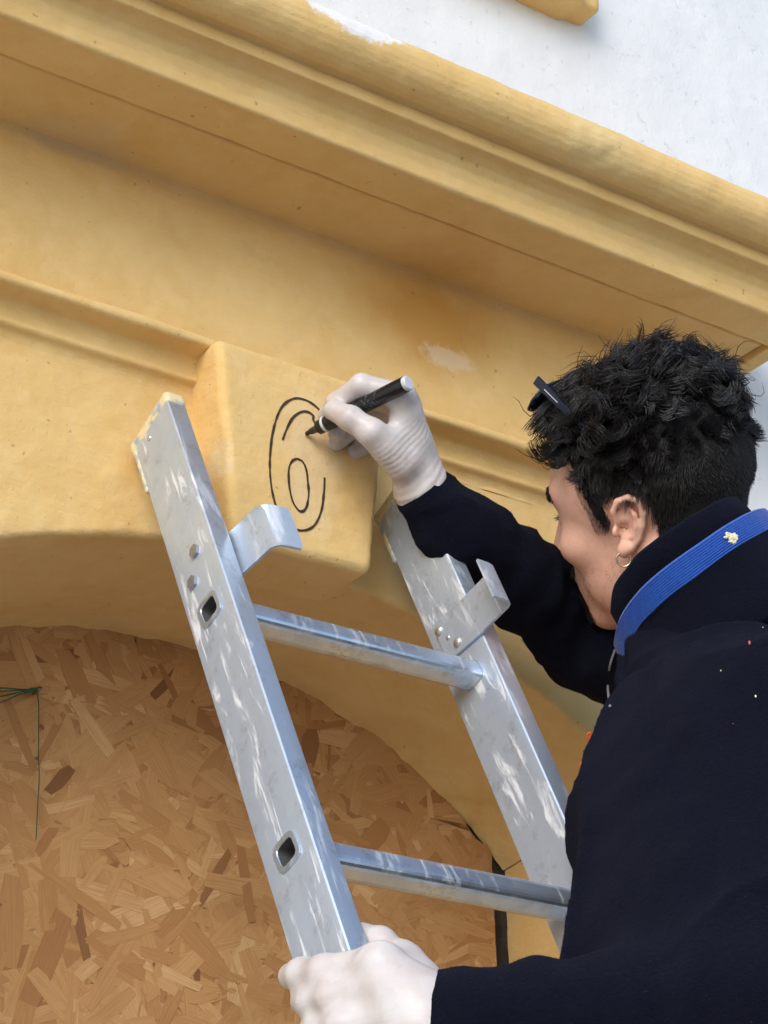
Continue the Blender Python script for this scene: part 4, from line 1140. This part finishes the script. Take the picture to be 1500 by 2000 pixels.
# cream blob of paint on the collar trim, specks on the fleece
CREAM = mat_plain('dried_cream_paint', (.78, .72, .50), .7, 0, 200, .15)
def surf(px, py, d0, d1, sdf):                 # first hit of a ray with a shape
    for D in np.arange(d0, d1, .0008):
        if sdf(np.array([at(px, py, D)], np.float32))[0] < 0: return at(px, py, D)
    return at(px, py, d1)
bm = bmesh.new(); rr = random.Random(4)
th_ = math.radians(297)
for k in range(70):
    t2 = th_+rr.gauss(0, .022); hh = rr.gauss(-.006, .0022)
    c = KC+KA*(.083+.0142)*math.cos(t2)+KB*(.074+.0142)*math.sin(t2)+KN*hh
    bmesh.ops.create_icosphere(bm, subdivisions=1, radius=rr.uniform(.0010, .0019), matrix=Matrix.Translation(Vector(c)))
link('paint_blob', bm_done(bm, 'paint_blob'), CREAM, person, True, PI_)
RED = mat_plain('dried_red_paint', (.55, .10, .11), .7)
for (x_, y_, m_, r_) in ((1464, 1256, RED, .0016), (1476, 1361, CREAM, .0013), (1490, 1226, CREAM, .0007), (1408, 1310, CREAM, .0007), (1432, 1414, RED, .0006)):
    p = surf(x_, y_, 1.6, 2.3, jacket_sdf); bm = bmesh.new(); bmesh.ops.create_icosphere(bm, subdivisions=1, radius=r_); bmesh.ops.scale(bm, vec=(.7, .7, 1.5), verts=bm.verts[:]); bmesh.ops.translate(bm, vec=Vector(p), verts=bm.verts[:])
    link('paint_speck', bm_done(bm, 'paint_speck'), m_, person, True, PI_)
# zip edge at the throat and the orange cord on the zip pull
PIPE = mat_plain('grey_piping', (.22, .21, .25), .8, 0, 300, .3)
zp = [surf(x_, y_, 1.85, 2.4, jacket_sdf)-FW*.007 for x_, y_ in ((1200, 1268), (1190, 1300), (1186, 1340), (1190, 1378))]
V, F = tube(smooth_path(zp, 6), .0013, 6); link('zip_piping', pydata('zip_piping', V, F), PIPE, person, True, PI_)
ORG = mat_plain('orange_cord', (.62, .09, .02), .75, 0, 300, .3)
oc = [(x_, y_, 1.855) for x_, y_ in ((1160, 1430), (1151, 1444), (1147, 1437), (1153, 1431), (1150, 1450), (1143, 1470), (1137, 1488), (1133, 1497))]
V, F = tube(smooth_path([at(*q) for q in oc], 6), [.0008]*37+[.0016]*6, 6); link('zip_cord', pydata('zip_cord', V, F), ORG, person, True, PI_)

# nap of the fleece: short fuzz standing off the cloth
def nap():
    rg = np.random.default_rng(23); me = jacket.data; n = len(me.polygons)
    c = np.zeros(n*3); me.polygons.foreach_get('center', c); c = c.reshape(-1, 3)
    nn = np.zeros(n*3); me.polygons.foreach_get('normal', nn); nn = nn.reshape(-1, 3)
    vis = np.where((nn@FW < .45))[0]
    k = rg.choice(vis, 190000); j_ = rg.normal(size=(len(k), 3))*.0014; j_ -= (j_*nn[k]).sum(1, keepdims=True)*nn[k]; p = c[k]+j_-nn[k]*.0003; d = nn[k]+rg.normal(size=(len(k), 3))*.55; d /= np.linalg.norm(d, axis=1, keepdims=True)
    s_ = np.cross(d, rg.normal(size=(len(k), 3))); s_ /= np.linalg.norm(s_, axis=1, keepdims=True); L = rg.uniform(.0007, .0017, (len(k), 1)); w_ = .00014
    V = np.stack([p+s_*w_, p-s_*w_, p+d*L+rg.normal(size=(len(k), 3))*.0004], 1).reshape(-1, 3)
    return V, np.arange(len(V)).reshape(-1, 3)
V, F = nap(); o = pp('fleece_nap', V, F, FLEECE); tag(o, kind='stuff')
# legs and boots on the rungs (below the frame)
DENIM = mat_plain('dark_trousers', (.03, .035, .05), .9, 0, 120, .3, .4, .002)
HIP = at(1375, 2230, 1.66); r5 = l2w((.0, -.03, -.28*5+.03))
feet = [np.array([1.005, r5[1]-.01, r5[2]+.045]), np.array([1.135, r5[1]-.01, r5[2]+.045])]
def trouser_sdf(P):
    P = np.asarray(P, np.float32); d = ell(P, HIP, (.11, .15, .15), TR)
    for sg, f in zip((-1, 1), feet):
        hp = HIP+FW*sg*.08+np.array([0, 0, -.05]); kn = (hp+f)/2+np.array([.03, .03, .02])
        d = smin(d, chain(P, [hp, kn, f+np.array([0, 0, .05])], (.088, .064, .052), .03), .03)
    return d+.005*fnoise(P, 18, 2, 95)
lo = np.minimum.reduce([HIP, *feet])-.2; hi = np.maximum.reduce([HIP, *feet])+.25
V, F = snet(trouser_sdf, lo, hi, .008); pp('trousers', V, F, DENIM)
BOOT = mat_plain('black_boot', (.015, .014, .013), .6, 0, 60, .3)
for f in feet:
    def boot_sdf(P, f=f):
        d = smin(cone(P, f+np.array([0, 0, .06]), f+np.array([0, -.01, -.0]), .046, .042), cone(P, f+np.array([0, -.04, -.012]), f+np.array([0, .12, -.014]), .036, .034), .03)
        return smax(d, -(P[:, 2]-(f[2]-.042)), .006)
    V, F = snet(boot_sdf, f-np.array([.08, .12, .08]), f+np.array([.08, .2, .16]), .006); pp('boot', V, F, BOOT)
